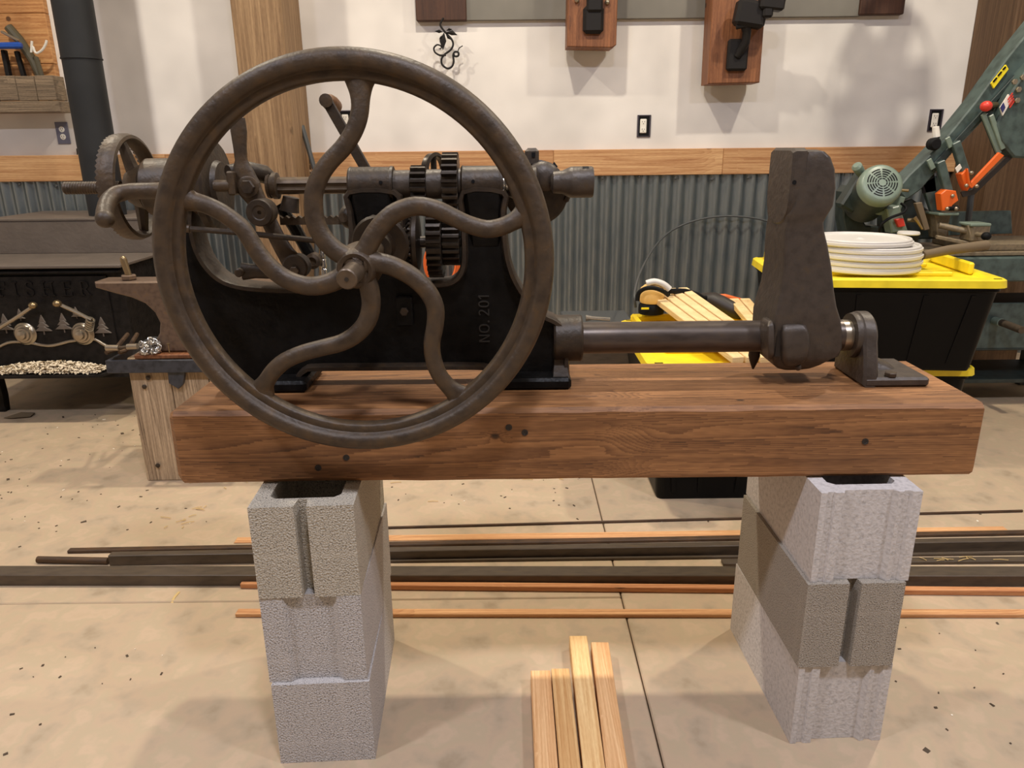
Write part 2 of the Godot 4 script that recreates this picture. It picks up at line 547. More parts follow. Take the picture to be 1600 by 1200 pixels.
# ---------- the scene ----------
func _ready() -> void:
	var cam := Camera3D.new()
	cam.name = "camera"
	cam.fov = 54.379
	cam.near = 0.05
	cam.far = 60.0
	cam.basis = Basis.from_euler(Vector3(deg_to_rad(-17.6), 0, 0)) * Basis(Vector3(0, 0, 1), -0.0105)
	add_child(cam)
	cam.position = Vector3(0, 1.21, 0)
	cam.current = true

	var env := Environment.new()
	env.background_mode = Environment.BG_COLOR
	env.background_color = Color(0.02, 0.02, 0.025)
	env.tonemap_mode = Environment.TONE_MAPPER_LINEAR
	env.tonemap_exposure = 1.0
	env.sdfgi_enabled = true
	env.ssao_enabled = true
	env.ssil_enabled = true
	var we := WorldEnvironment.new()
	we.name = "environment"
	we.environment = env
	add_child(we)

	make_materials()
	# two rows of hanging shop lights: warm ones over the bench wall, cooler ones behind where one stands
	for q in LAMPS: shop_light(q)
	build_room()
	build_beam_and_blocks()
	build_floor_stock()
	build_drill()
	build_wall_things()
	build_stove()
	build_anvil()
	build_totes()
	build_saw()
	build_litter()

const WALL := -4.35
const LAMPS := [
	[Vector3(-2.0, 3.5, -2.75), true, 4.7, "small hanging shop light with warm lens above the wood stove"], [Vector3(-0.15, 3.5, -2.75), true, 4.7, "small hanging shop light with warm lens above the floor behind the drill press"], [Vector3(1.95, 3.5, -2.75), true, 4.7, "small hanging shop light with warm lens above the stacked totes"],
	[Vector3(-2.0, 3.5, -0.1), false, 5.2, "wide hanging shop light with white lens in line with the wood stove"], [Vector3(0.2, 3.5, -0.1), false, 5.2, "wide hanging shop light with white lens above the row of wood strips"], [Vector3(2.2, 3.5, -0.1), false, 5.2, "wide hanging shop light with white lens in line with the band saw"]]

func shop_light(q: Array) -> void:
	var p: Vector3 = q[0]
	var warm: bool = q[1]
	var w := 0.07 if warm else 0.15
	var o := thing("shop_light", p + Vector3(0, 0.28, 0), q[3], "light", "warm shop lights over the wall" if warm else "cool shop lights over the floor")
	part(B.new().lathe(v2s([[0.03, 0.2], [0.05, 0.17], [0.06, 0.08], [w + 0.02, 0.045], [w + 0.025, 0.0], [w + 0.015, 0.0], [w + 0.01, 0.03], [0.02, 0.04]]), Transform3D(Basis(), p), 28), "housing", M.lamp_shell, o)
	part(B.new().lathe(v2s([[w, 0.012], [w, 0.004], [w - 0.01, 0.0]]), Transform3D(Basis(), p + Vector3(0, 0.012, 0)), 28), "lens", M.glow_warm if warm else M.glow_cool, o)
	part(B.new().tube([p + Vector3(0, 0.19, 0), p + Vector3(0, 0.5, 0)], 0.008, 8), "hanger_rod", M.lamp_shell, o)
	var l := AreaLight3D.new()
	l.name = "shop_light_glow"
	l.area_size = Vector2(0.1, 0.1) if warm else Vector2(0.24, 0.24)
	l.light_energy = q[2]
	l.light_color = Color(1.0, 0.955, 0.87) if warm else Color(0.935, 0.945, 1.0)
	l.area_range = 14.0
	l.area_attenuation = 2.0
	l.shadow_enabled = true
	add_child(l, true)
	l.position = p - Vector3(0, 0.006, 0)
	l.rotation_degrees.x = -90.0

func slab(x0: float, x1: float, z0: float, z1: float) -> B:
	return B.new().box(Vector3((x0 + x1) / 2, -0.06, (z0 + z1) / 2), Vector3(x1 - x0, 0.12, z1 - z0), 0.003)

func build_room() -> void:
	var fl := structure("floor")
	part(slab(-5.0, 0.3, WALL - 0.15, -1.823), "slab", M.floor, fl)
	part(slab(-5.0, 0.3, -1.82, 6.0), "slab", M.floor, fl)
	part(slab(0.3035, 5.0, WALL - 0.15, 6.0), "slab", M.floor, fl)
	part(B.new().box(Vector3(0, -0.16, 0.8), Vector3(10.2, 0.2, 10.8)), "bed", M.joint, fl)
	var wb := structure("wall_back", B.new().box(Vector3(0, 1.9, WALL - 0.1), Vector3(10.2, 4.0, 0.2)), M.wall)
	# corrugated wainscot, one sheet after another
	var x := -3.4
	while x < 3.3:
		var b := B.new()
		var st := b.v.size()
		var n := 120
		var pitch := 0.0678
		var w := pitch * 10
		var prev := []
		for i in n + 1:
			var xx := x + w * i / n
			var z := WALL + 0.014 + 0.011 * sin(TAU * (xx - x) / pitch)
			var col := [Vector3(xx, 0.0, z), Vector3(xx, 1.07, z), Vector3(xx, 1.07, WALL + 0.001), Vector3(xx, 0.0, WALL + 0.001)]
			if prev: 
				for k in 4: b.quad(prev[k], col[k], col[(k + 1) % 4], prev[(k + 1) % 4])
			prev = col
		b.fix(st)
		part(b, "corrugated_sheet", M.corrugated, wb, 50.0)
		x += w
	x = -3.36
	while x < 3.3:
		part(B.new().lathe(v2s([[0.009, 0.0], [0.009, 0.004], [0.005, 0.008]]), ax("z", Vector3(x + 0.012, 1.035 - 0.01 * sin(x * 7.0), WALL + 0.024)), 6), "screw", M.cable_grey, wb)
		x += 0.2035
	var tr := structure("trim_1")
	var cuts := [-3.4, -1.9, 0.2428, 1.1806, 3.3]
	for i in 4:
		var a: float = cuts[i]
		var b: float = cuts[i + 1]
		part(B.new().box(Vector3((a + b) / 2, 1.1218, WALL + 0.019), Vector3(b - a - 0.001, 0.1392, 0.038), 0.003), "ledger_board", [M.ledger, M.ledger_b, M.ledger, M.ledger_b][i], tr)
	structure("wall_side_1", B.new().box(Vector3(-5.05, 1.9, 0.8), Vector3(0.2, 4.0, 10.8)), M.wall_side)
	structure("wall_side_2", B.new().box(Vector3(5.05, 1.9, 0.8), Vector3(0.2, 4.0, 10.8)), M.wall_side)
	structure("wall_front", B.new().box(Vector3(0, 1.9, 6.1), Vector3(10.2, 4.0, 0.2)), M.wall_side)
	structure("ceiling", B.new().box(Vector3(0, 4.0, 0.8), Vector3(10.2, 0.12, 10.8)), M.ceiling)


func block_end(kind: String) -> Array:   # outline of one end of a block, across its width
	match kind:
		"slot": return [[0.0, 0.0], [0.083, 0.0], [0.086, 0.032], [0.104, 0.032], [0.107, 0.0], [0.194, 0.0]]
		"ribs": return [[0.0, 0.0], [0.012, 0.0], [0.015, 0.004], [0.026, 0.004], [0.028, 0.0], [0.044, 0.0], [0.05, 0.011], [0.142, 0.011], [0.149, 0.0], [0.158, 0.001], [0.161, 0.005], [0.172, 0.005], [0.176, 0.0], [0.194, 0.0]]
		"scoop": return [[0.0, 0.0], [0.044, 0.0], [0.05, 0.008], [0.06, 0.011], [0.136, 0.011], [0.144, 0.006], [0.149, 0.0], [0.194, 0.0]]
	return [[0.0, 0.0], [0.194, 0.0]]

func block(q: Array) -> void:   # x, depth, turn, level, end, material, label
	var o := Transform3D(Basis(Vector3(cos(q[2]), 0, sin(q[2])), Vector3(sin(q[2]), 0, -cos(q[2])), Vector3(0, 1, 0)), Vector3(q[0], 0.1937 * q[3] + 0.0003, -q[1]))
	var rng := RandomNumberGenerator.new()
	rng.seed = int(q[3] * 10 + q[0] * 100)
	var pl := []
	for p in block_end(q[4]): pl.append(Vector2(p[0], p[1]))
	pl.append(Vector2(0.194, 0.397))
	pl.append(Vector2(0.0005, 0.397))
	# two cores, joined to the outline by hair-thin bridges
	for k in [1, 0]:
		var y0: float = 0.036 + 0.178 * k
		var y1: float = y0 + 0.148
		pl.append(Vector2(0.0, y0 + 0.05))
		for p in [[0.03, y0 + 0.05], [0.03, y1 - 0.012], [0.042, y1], [0.152, y1], [0.164, y1 - 0.012], [0.164, y0 + 0.012], [0.152, y0], [0.042, y0], [0.03, y0 + 0.012], [0.03, y0 + 0.0495]]:
			pl.append(Vector2(p[0], p[1]))
		pl.append(Vector2(0.0, y0 + 0.0495))
	var b := B.new()
	b.ext(pl, 0.0, 0.1932, o)
	solo(b, "concrete_block", M[q[5]], o.origin + o.basis * Vector3(0.097, 0.2, 0), q[6], "block", "", 25.0)

func build_beam_and_blocks() -> void:
	block([-0.4855, 1.237, -0.047, 0, "flat", "block_grey", "grey concrete block with flat end at the bottom of the pier under the flywheel"])
	block([-0.4905, 1.246, -0.03, 1, "scoop", "block_grey", "grey concrete block with scooped end in the middle of the pier under the flywheel"])
	block([-0.4900, 1.244, -0.045, 2, "slot", "block_tan", "tan concrete block with slotted end on top of the pier under the flywheel"])
	block([0.5800, 1.276, -0.038, 0, "ribs", "block_pale", "pale concrete block with ribbed end at the bottom of the pier under the table arm"])
	block([0.5755, 1.274, -0.02, 1, "slot", "block_dark", "dark stained concrete block with slotted end in the middle of its pier"])
	block([0.5825, 1.281, -0.018, 2, "ribs", "block_pale", "pale concrete block with ribbed end on top of the pier under the table arm"])

	# the timber the drill is bolted to: a slightly worn, unevenly sawn outline
	var b := B.new()
	var rings := []
	var rng := RandomNumberGenerator.new()
	rng.seed = 4
	var n := 26
	for i in n + 1:
		var t := float(i) / n
		var x := lerpf(-0.662, 0.912, t)
		var e := 0.012 if i == 0 or i == n else 0.0
		var y0 := 0.5822 + e * 0.6 + (0.0 if e else absf(sin(t * 9.0)) * 0.0012)
		var y1 := 0.733 - e * 0.6
		var z0 := -1.345 - e - rng.randf() * 0.0012
		var z1 := -1.655 + e
		if i == 0: x += 0.0
		var c := 0.007 + rng.randf() * 0.003
		rings.append([Vector3(x, y0 + c, z0), Vector3(x, y1 - c, z0), Vector3(x, y1, z0 - c), Vector3(x, y1, z1 + c), Vector3(x, y1 - c, z1), Vector3(x, y0 + c, z1), Vector3(x, y0, z1 + c), Vector3(x, y0, z0 - c)])
		if i == 0 or i == n - 1:
			var r2 := []
			var x2 := x + 0.012 if i == 0 else 0.903
			for p in rings[-1]: r2.append(Vector3(x2, p.y + (signf(p.y - 0.66) * 0.0072 if i == 0 else 0.0), p.z + (signf(p.z + 1.5) * 0.012 if i == 0 else 0.0)))
			rings.append(r2)
	b.loft(rings)
	var bm := thing("timber_beam", Vector3(0.125, 0.582, -1.5), "long brown weathered timber beam lying across two piers of concrete blocks", "beam")
	part(b, "beam_body", M.beam, bm, 30.0)
	for k in [Vector3(-0.3242, 0.6366, -1.345), Vector3(-0.3809, 0.6155, -1.345), Vector3(-0.007, 0.6956, -1.345), Vector3(0.0237, 0.6847, -1.345), Vector3(0.6835, 0.6587, -1.345)]:
		part(B.new().lathe(v2s([[0.0065, 0.0], [0.0065, 0.0012], [0.004, 0.0014], [0.0035, 0.0004]]), ax("z", k + Vector3(0, 0, -0.0005)), 12), "plugged_hole", M.dark_brown, bm)

func stock(called: String, q: Array, m: String, label: String, cat: String, group := "", bev := 0.002) -> void:
	solo(B.new().bar(q[0], q[1], q[2], q[3], bev), called, M[m], (q[0] + q[1]) * 0.5 - Vector3(0, q[3] * 0.5, 0), label, cat, group)

func build_floor_stock() -> void:
	stock("steel_bar", [Vector3(-1.9048, 0.018, -1.9463), Vector3(1.9531, 0.018, -1.8675), 0.0527, 0.0359], "bar_steel", "thickest dark square steel bar on the floor, touching the reddish cedar strip", "bar", "steel bars on the floor")
	stock("steel_bar", [Vector3(-1.2372, 0.0178, -2.0282), Vector3(2.0815, 0.0178, -2.0657), 0.0261, 0.0356], "bar_steel", "dark square steel bar with a rusty round rod poking out of its end", "bar", "steel bars on the floor")
	var r0: Vector3 = Vector3(-1.4695, 0, -2.0401)
	var r1: Vector3 = Vector3(-1.2459, 0, -2.0282)
	solo(B.new().tube([r0 + Vector3(0, 0.0105, 0), r1 + Vector3(0, 0.0105, 0)], 0.0105, 12), "round_rod", M.bar_rust, r0, "rusty round rod poking out behind the end of a square bar", "rod", "steel bars on the floor")
	stock("flat_bar", [Vector3(-1.4088, 0.0054, -2.1005), Vector3(1.9436, 0.0054, -2.157), 0.0204, 0.0109], "bar_rust", "long rusty brown flat bar lying on the floor beside a pale cedar board", "bar", "steel bars on the floor")
	stock("cedar_board", [Vector3(-0.9026, 0.002, -2.1615), Vector3(1.6121, 0.002, -2.1813), 0.0358, 0.0041], "cedar", "thin pale cedar board lying flat behind the rusty flat bar", "board", "cedar lumber on the floor")
	var f0: Vector3 = Vector3(-0.6437, 0, -2.2245)
	var f1: Vector3 = Vector3(1.7431, 0, -2.3033)
	solo(B.new().tube([f0 + Vector3(0, 0.0045, 0), f1 + Vector3(0, 0.0045, 0)], 0.0045, 8), "thin_rod", M.bar_rust, f0, "very thin dark rod lying alone on the floor in front of the black tote", "rod")
	stock("angle_bar", [Vector3(-0.5927, 0.0042, -2.0182), Vector3(1.8655, 0.0042, -2.0285), 0.0094, 0.0083], "bar_steel", "slim dark steel bar lying between two thick square bars", "bar", "steel bars on the floor", 0.001)
	stock("flat_bar", [Vector3(0.6299, 0.0049, -1.9903), Vector3(1.9332, 0.0049, -1.9855), 0.0273, 0.0098], "bar_steel", "short dark flat bar with bits of straw, lying behind the thickest square bar", "bar", "steel bars on the floor", 0.001)
	stock("cedar_strip", [Vector3(-0.7907, 0.0081, -1.8941), Vector3(1.7231, 0.0081, -1.8058), 0.0211, 0.0162], "cedar_b", "reddish cedar strip lying against the thickest square steel bar", "strip", "cedar lumber on the floor", 0.0015)
	stock("cedar_strip", [Vector3(-0.7569, 0.0058, -1.7569), Vector3(1.6567, 0.0058, -1.7115), 0.0254, 0.0115], "cedar", "orange cedar strip lying on bare floor apart from the steel bars", "strip", "cedar lumber on the floor", 0.0015)
	stock("wood_strip", [Vector3(0.0598, 0.019, -1.4702), Vector3(0.0608, 0.019, -0.9702), 0.0461, 0.038], "strip_red", "reddish square wood strip at the edge of the row, with even grain and no knots", "strip", "wood strips side by side on the floor", 0.0015)
	stock("wood_strip", [Vector3(0.1064, 0.019, -1.4762), Vector3(0.1077, 0.019, -0.9762), 0.0422, 0.038], "strip_knot", "tan wood strip with small knots, between the reddish and the pale strip", "strip", "wood strips side by side on the floor", 0.0015)
	stock("wood_strip", [Vector3(0.1594, 0.019, -1.5988), Vector3(0.1532, 0.019, -1.0588), 0.0442, 0.038], "strip_pale", "pale yellow wood strip reaching furthest toward the bars in its row", "strip", "wood strips side by side on the floor", 0.0015)
	stock("wood_strip", [Vector3(0.211, 0.019, -1.5725), Vector3(0.1963, 0.019, -1.0727), 0.0432, 0.038], "strip_red", "orange wood strip beside the pale yellow strip, next to the floor joint", "strip", "wood strips side by side on the floor", 0.0015)


func gear_outline(r: float, n: int, depth: float) -> Array:
	var o := []
	for i in n:
		for k in [[0.0, -depth], [0.18, -depth], [0.32, 0.0], [0.62, 0.0], [0.76, -depth]]:
			var g: float = TAU * (i + k[0]) / n
			o.append(Vector2(cos(g), sin(g)) * (r + k[1]))
	return o

func xplane(x: float, y: float, z: float) -> Transform3D:   # outlines drawn across the x axis
	return Transform3D(Basis(Vector3(0, 0, -1), Vector3(0, 1, 0), Vector3(1, 0, 0)), Vector3(x, y, z))

func hexagon(r: float) -> Array:
	var o := []
	for i in 6: o.append(Vector2(cos(TAU * i / 6), sin(TAU * i / 6)) * r)
	return o

func bolt(parent: Node, at: Vector3, r: float, h: float, m: Material, called := "bolt", axis := "z") -> void:
	var xf := Transform3D(Basis(), at)
	if axis == "y": xf = Transform3D(Basis(Vector3(1, 0, 0), Vector3(0, 0, -1), Vector3(0, 1, 0)), at)
	part(B.new().ext(hexagon(r), 0.0, h, xf, r * 0.12), called, m, parent)

func build_drill() -> void:
	var dr := thing("post_drill", Vector3(0.1, 0.733, -1.525), "antique cast iron drill press with spoked flywheel, bolted to the timber beam", "drill press")
	var AZ := -1.525
	var sy := 1.1413
	var cy := 1.0289
	var b := B.new()

	# --- main casting ---
	var fr := [Vector2(-0.6716, 1.1204), Vector2(-0.6789, 1.0711), Vector2(-0.6832, 1.0081), Vector2(-0.6785, 0.9433), Vector2(-0.6628, 0.8699), Vector2(-0.6292, 0.7942), Vector2(-0.5878, 0.7488), Vector2(-0.5428, 0.7284), Vector2(-0.4892, 0.7221), Vector2(-0.4531, 0.7303), Vector2(-0.4482, 0.7529), Vector2(-0.4305, 0.7696), Vector2(-0.4032, 0.7735), Vector2(-0.2418, 0.7732), Vector2(-0.0803, 0.7728), Vector2(-0.0481, 0.7669), Vector2(-0.0242, 0.7483), Vector2(-0.0109, 0.7254), Vector2(0.0407, 0.7191), Vector2(0.1086, 0.7212), Vector2(0.1135, 0.7651), Vector2(0.11, 0.8412), Vector2(0.0912, 0.8659), Vector2(0.0647, 0.8796), Vector2(0.0359, 0.9093), Vector2(0.0125, 0.9438), Vector2(-0.0027, 0.9804), Vector2(-0.0111, 1.0265), Vector2(-0.0141, 1.0891), Vector2(-0.0136, 1.1259), Vector2(-0.0913, 1.1267), Vector2(-0.0919, 1.0651), Vector2(-0.0927, 0.9955), Vector2(-0.1013, 0.9659), Vector2(-0.12, 0.9505), Vector2(-0.1474, 0.9468), Vector2(-0.1864, 0.9472), Vector2(-0.2081, 0.9553), Vector2(-0.2173, 0.9775), Vector2(-0.2158, 1.0286), Vector2(-0.2149, 1.0912), Vector2(-0.2254, 1.128), Vector2(-0.3119, 1.1289), Vector2(-0.3134, 1.0922), Vector2(-0.3128, 1.0486), Vector2(-0.3238, 1.0043), Vector2(-0.3475, 0.9659), Vector2(-0.3817, 0.9441), Vector2(-0.4278, 0.938), Vector2(-0.4928, 0.94), Vector2(-0.5505, 0.9472), Vector2(-0.5875, 0.9632), Vector2(-0.6131, 0.9945), Vector2(-0.6259, 1.0329), Vector2(-0.6274, 1.0768), Vector2(-0.6227, 1.1199)]
	fr = smooth3(fr + [fr[0]], 3)
	fr.pop_back()
	b.ext(fr, -1.512, -1.538)
	b.box(Vector3(0.051, 0.7455, -1.53), Vector3(0.1415, 0.0245, 0.145), 0.006)
	b.box(Vector3(-0.4705, 0.7455, -1.53), Vector3(0.0992, 0.0245, 0.15), 0.006)
	var frame := part(b, "frame", M.black_paint, dr)
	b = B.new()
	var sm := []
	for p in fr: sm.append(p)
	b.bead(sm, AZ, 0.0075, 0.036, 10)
	part(b, "frame_flange", M.iron_dark, frame)  # lighter than the web: dust plus light from above, put into the colour
	# flared skirts under the two spindle bearings
	for q in [[-0.3137, -0.2289, -0.3048, -0.2365], [-0.0922, -0.0137, -0.0821, -0.0175]]:
		var rings := []
		for k in [[0.0, sy - 0.01, 0.034], [0.4, sy - 0.04, 0.033], [0.75, sy - 0.08, 0.026], [1.0, sy - 0.12, 0.014]]:
			var x0 := lerpf(q[0], q[2], k[0])
			var x1 := lerpf(q[1], q[3], k[0])
			var e: float = 0.008
			rings.append([Vector3(x0, k[1], AZ + k[2] - e), Vector3(x0 + e, k[1], AZ + k[2]), Vector3(x1 - e, k[1], AZ + k[2]), Vector3(x1, k[1], AZ + k[2] - e), Vector3(x1, k[1], AZ - k[2] + e), Vector3(x1 - e, k[1], AZ - k[2]), Vector3(x0 + e, k[1], AZ - k[2]), Vector3(x0, k[1], AZ - k[2] + e)])
		part(B.new().loft(rings), "bearing_post", M.black_paint, frame)
	for q in [[-0.3151, -0.2281], [-0.0956, -0.0135]]:
		var w: float = q[1] - q[0]
		part(B.new().lathe(v2s([[0.016, 0.0], [0.033, 0.0], [0.0355, 0.003], [0.0345, 0.006], [0.034, w - 0.008], [0.036, w - 0.005], [0.035, w], [0.016, w]]), ax("x", Vector3(q[0], sy, AZ)), 32), "bearing", M.iron_dark, frame)
		part(B.new().lathe(v2s([[0.0035, 0.0], [0.0035, 0.002]]), ax("z", Vector3(q[0] + (w * 0.76 if q[0] < -0.2 else w * 0.3), sy + 0.006, AZ + 0.0335)), 10), "oil_hole", M.rubber, frame)
	# raised lettering and the small bolted plate on the web
	var tm := MeshInstance3D.new()
	tm.name = "lettering"
	tm.mesh = text_mesh("NO. 201", 0.029, 0.006, "Droid Sans")
	tm.material_override = M.worn_black
	frame.add_child(tm)
	tm.position = Vector3(-0.0554, 0.8737, -1.512) - origin_of(frame)
	tm.rotation_degrees.z = 90.0
	part(B.new().box(Vector3(-0.2186, 0.8917, -1.505), Vector3(0.034, 0.062, 0.014), 0.003), "cover_plate", M.black_paint, frame)
	bolt(frame, Vector3(-0.2176, 0.8932, -1.498), 0.009, 0.01, M.iron_dark)
	# column socket at the foot of the frame
	b = B.new()
	b.lathe(v2s([[0.02, 0.0], [0.046, 0.0], [0.049, 0.004], [0.0485, 0.05], [0.0495, 0.056], [0.047, 0.06], [0.03, 0.06]]), ax("x", Vector3(0.087, 0.8262, AZ)), 28)
	part(b, "column_socket", M.iron_dark, frame)
	b = B.new()
	b.loft([[Vector3(0.085, 0.757, -1.47), Vector3(0.118, 0.757, -1.47), Vector3(0.118, 0.757, -1.58), Vector3(0.085, 0.757, -1.58)], [Vector3(0.088, 0.775, -1.495), Vector3(0.115, 0.775, -1.495), Vector3(0.115, 0.775, -1.555), Vector3(0.088, 0.775, -1.555)], [Vector3(0.09, 0.81, -1.497), Vector3(0.125, 0.81, -1.497), Vector3(0.125, 0.81, -1.553), Vector3(0.09, 0.81, -1.553)]])
	part(b, "foot_rib", M.iron_dark, frame)

	# --- flywheel ---
	var wc: Vector3 = Vector3(-0.2655, 1.0235, -1.28)
	var hub: Vector3 = Vector3(-0.2621, 1.0144, -1.262)
	var back: Vector3 = Vector3(-0.2468, 1.0375, -1.46)
	var tip: Vector3 = Vector3(-0.2665, 1.0078, -1.205)
	var axd := (tip - back).normalized()
	var fw := Node3D.new()
	fw.name = "flywheel"
	dr.add_child(fw)
	fw.position = wc - dr.position
	part(B.new().ring(v2s([[0.3395, -0.012], [0.3395, 0.004], [0.336, 0.016], [0.328, 0.023], [0.318, 0.0235], [0.3115, 0.0205], [0.3085, 0.0145], [0.3055, 0.011], [0.301, 0.0115], [0.295, 0.0115], [0.2912, 0.0085], [0.2895, 0.002], [0.2895, -0.008], [0.294, -0.018], [0.312, -0.024], [0.326, -0.024], [0.335, -0.02]]), ax("z", wc), 128), "rim", M.iron, fw, 48.0)
	var paths := [
		[Vector3(-0.2363, 1.3256, -1.275), Vector3(-0.2376, 1.3087, -1.275), Vector3(-0.2379, 1.2897, -1.275), Vector3(-0.2394, 1.2686, -1.275), Vector3(-0.2449, 1.2493, -1.275), Vector3(-0.2556, 1.2298, -1.275), Vector3(-0.2717, 1.2102, -1.275), Vector3(-0.2942, 1.1895, -1.275), Vector3(-0.3118, 1.1675, -1.275), Vector3(-0.3236, 1.1421, -1.275), Vector3(-0.327, 1.1164, -1.275), Vector3(-0.3251, 1.0902, -1.275), Vector3(-0.3143, 1.0657, -1.275), Vector3(-0.2955, 1.0452, -1.275), Vector3(-0.2747, 1.0331, -1.275), Vector3(-0.261, 1.0275, -1.275)],
		[Vector3(0.0329, 1.1075, -1.275), Vector3(0.0222, 1.1003, -1.275), Vector3(0.0082, 1.092, -1.275), Vector3(-0.0133, 1.0827, -1.275), Vector3(-0.0402, 1.0788, -1.275), Vector3(-0.0722, 1.0876, -1.275), Vector3(-0.0986, 1.1004, -1.275), Vector3(-0.1248, 1.1122, -1.275), Vector3(-0.1565, 1.1177, -1.275), Vector3(-0.189, 1.1087, -1.275), Vector3(-0.2113, 1.0922, -1.275), Vector3(-0.2299, 1.0702, -1.275), Vector3(-0.2445, 1.0468, -1.275), Vector3(-0.2565, 1.0297, -1.275)],
		[Vector3(-0.0903, 0.7726, -1.275), Vector3(-0.1003, 0.7861, -1.275), Vector3(-0.1147, 0.802, -1.275), Vector3(-0.1298, 0.8249, -1.275), Vector3(-0.1388, 0.8546, -1.275), Vector3(-0.1398, 0.8838, -1.275), Vector3(-0.1329, 0.916, -1.275), Vector3(-0.1316, 0.9466, -1.275), Vector3(-0.1437, 0.9747, -1.275), Vector3(-0.1678, 0.9993, -1.275), Vector3(-0.1964, 1.016, -1.275), Vector3(-0.221, 1.0239, -1.275), Vector3(-0.246, 1.0252, -1.275)],
		[Vector3(-0.4568, 0.7864, -1.275), Vector3(-0.4483, 0.8009, -1.275), Vector3(-0.44, 0.814, -1.275), Vector3(-0.4229, 0.8353, -1.275), Vector3(-0.3994, 0.8539, -1.275), Vector3(-0.3664, 0.8676, -1.275), Vector3(-0.3317, 0.8766, -1.275), Vector3(-0.2972, 0.8855, -1.275), Vector3(-0.2702, 0.9014, -1.275), Vector3(-0.2507, 0.9241, -1.275), Vector3(-0.2421, 0.9523, -1.275), Vector3(-0.2435, 0.9813, -1.275), Vector3(-0.2493, 1.0089, -1.275), Vector3(-0.2548, 1.0231, -1.275)],
		[Vector3(-0.556, 1.1373, -1.275), Vector3(-0.5418, 1.133, -1.275), Vector3(-0.5276, 1.1288, -1.275), Vector3(-0.5071, 1.1234, -1.275), Vector3(-0.484, 1.1128, -1.275), Vector3(-0.4625, 1.0969, -1.275), Vector3(-0.4481, 1.083, -1.275), Vector3(-0.4384, 1.0649, -1.275), Vector3(-0.4259, 1.0412, -1.275), Vector3(-0.4079, 1.0171, -1.275), Vector3(-0.3847, 0.9983, -1.275), Vector3(-0.3551, 0.9869, -1.275), Vector3(-0.3277, 0.9866, -1.275), Vector3(-0.2996, 0.9952, -1.275), Vector3(-0.2799, 1.0081, -1.275), Vector3(-0.2648, 1.0211, -1.275)]]
	for pth in paths:
		var s := smooth3(pth, 3)
		var rr := []
		var ff := []
		for i in s.size():
			var t := float(i) / (s.size() - 1)
			var rad := 0.0148 + 0.0022 * clampf((t - 0.45) * 2.5, 0.0, 1.0)
			var thin := rad * 0.92
			rad += 0.02 * pow(maxf(0.0, 1.0 - t / 0.19), 2.0) + 0.006 * pow(maxf(0.0, (t - 0.9) / 0.1), 2.0)
			rr.append(rad)
			ff.append((thin + 0.005 * pow(maxf(0.0, (t - 0.9) / 0.1), 2.0)) / rad)
			s[i] += Vector3(0, 0, -0.009 * (1.0 - smoothstep(0.02, 0.3, t)))
		part(B.new().tube(s, rr, 16, true, false, ff), "spoke", M.iron, fw, 60.0)
	part(B.new().lathe(v2s([[0.0178, 0.006], [0.0222, 0.006], [0.0225, -0.003], [0.029, -0.004], [0.033, 0.001], [0.035, 0.012], [0.04, 0.03], [0.038, 0.05], [0.03, 0.056], [0.018, 0.056]]), along(hub, back), 28), "hub", M.iron, fw, 40.0)
	part(B.new().lathe(v2s([[0.003, 0.001], [0.0155, 0.001], [0.0175, 0.003], [0.0175, 0.33]]), along(tip, back), 24), "drive_shaft", M.shaft, dr, 40.0)
	part(B.new().lathe(v2s([[0.0035, 0.0], [0.0035, 0.002]]), along(tip, back), 10), "centre_mark", M.dark_brown, dr)
	# bevel gear on the drive shaft
	var bx := along(back + axd * 0.03, back)
	part(B.new().lathe(v2s([[0.02, -0.03], [0.03, -0.028], [0.032, 0.0], [0.052, 0.004], [0.056, 0.01], [0.05, 0.026], [0.02, 0.03]]), bx, 32), "bevel_gear", M.iron_dark, dr, 40.0)
	for i in 24:
		var g := TAU * i / 24
		var q := bx * Vector3(cos(g) * 0.051, 0.02, sin(g) * 0.051)
		part(B.new().box(q, Vector3(0.008, 0.016, 0.006), 0.001, bx.basis * Basis(Vector3(0, 1, 0), -g)), "bevel_tooth", M.gear, dr.get_node("bevel_gear"))

	# --- countershaft under the spindle ---
	part(B.new().lathe(v2s([[0.012, 0.0], [0.012, 0.15]]), ax("x", Vector3(-0.2268, cy, AZ)), 16), "countershaft", M.gear, dr)
	var bv := ax("x", Vector3(-0.2113, cy, AZ))
	part(B.new().lathe(v2s([[0.012, 0.0], [0.036, 0.002], [0.052, 0.014], [0.056, 0.018], [0.056, 0.026], [0.014, 0.03]]), bv, 32), "bevel_pinion", M.iron_dark, dr, 30.0)
	for i in 26:
		var g := TAU * i / 26
		part(B.new().box(bv * Vector3(cos(g) * 0.047, 0.009, sin(g) * 0.047), Vector3(0.018, 0.006, 0.006), 0.001, bv.basis * Basis(Vector3(0, 1, 0), -g) * Basis(Vector3(0, 0, 1), 0.6)), "bevel_tooth", M.gear, dr.get_node("bevel_pinion"))
	part(B.new().ext(gear_outline(0.0715, 28, 0.009), 0.0, 0.029, xplane(-0.1649, cy, AZ), 0.0008), "large_gear", M.gear, dr, 20.0)
	part(B.new().ext(gear_outline(0.0475, 19, 0.009), 0.0, 0.0336, xplane(-0.1352, cy, AZ), 0.0008), "small_gear", M.gear, dr, 20.0)

	# --- spindle with its two gears, bearings and chuck ---
	var sp := []
	for i in 40:
		var g := TAU * i / 40
		var inside: bool = i >= 38 or i <= 1
		var q := Vector2(cos(g), sin(g)) * 0.0165
		if inside: q.x = 0.0115
		sp.append(Vector2(-q.x, q.y + 0.0))
	part(B.new().ext(sp, 0.0, 0.1702, xplane(-0.4689, sy, AZ)), "spindle", M.shaft, dr)
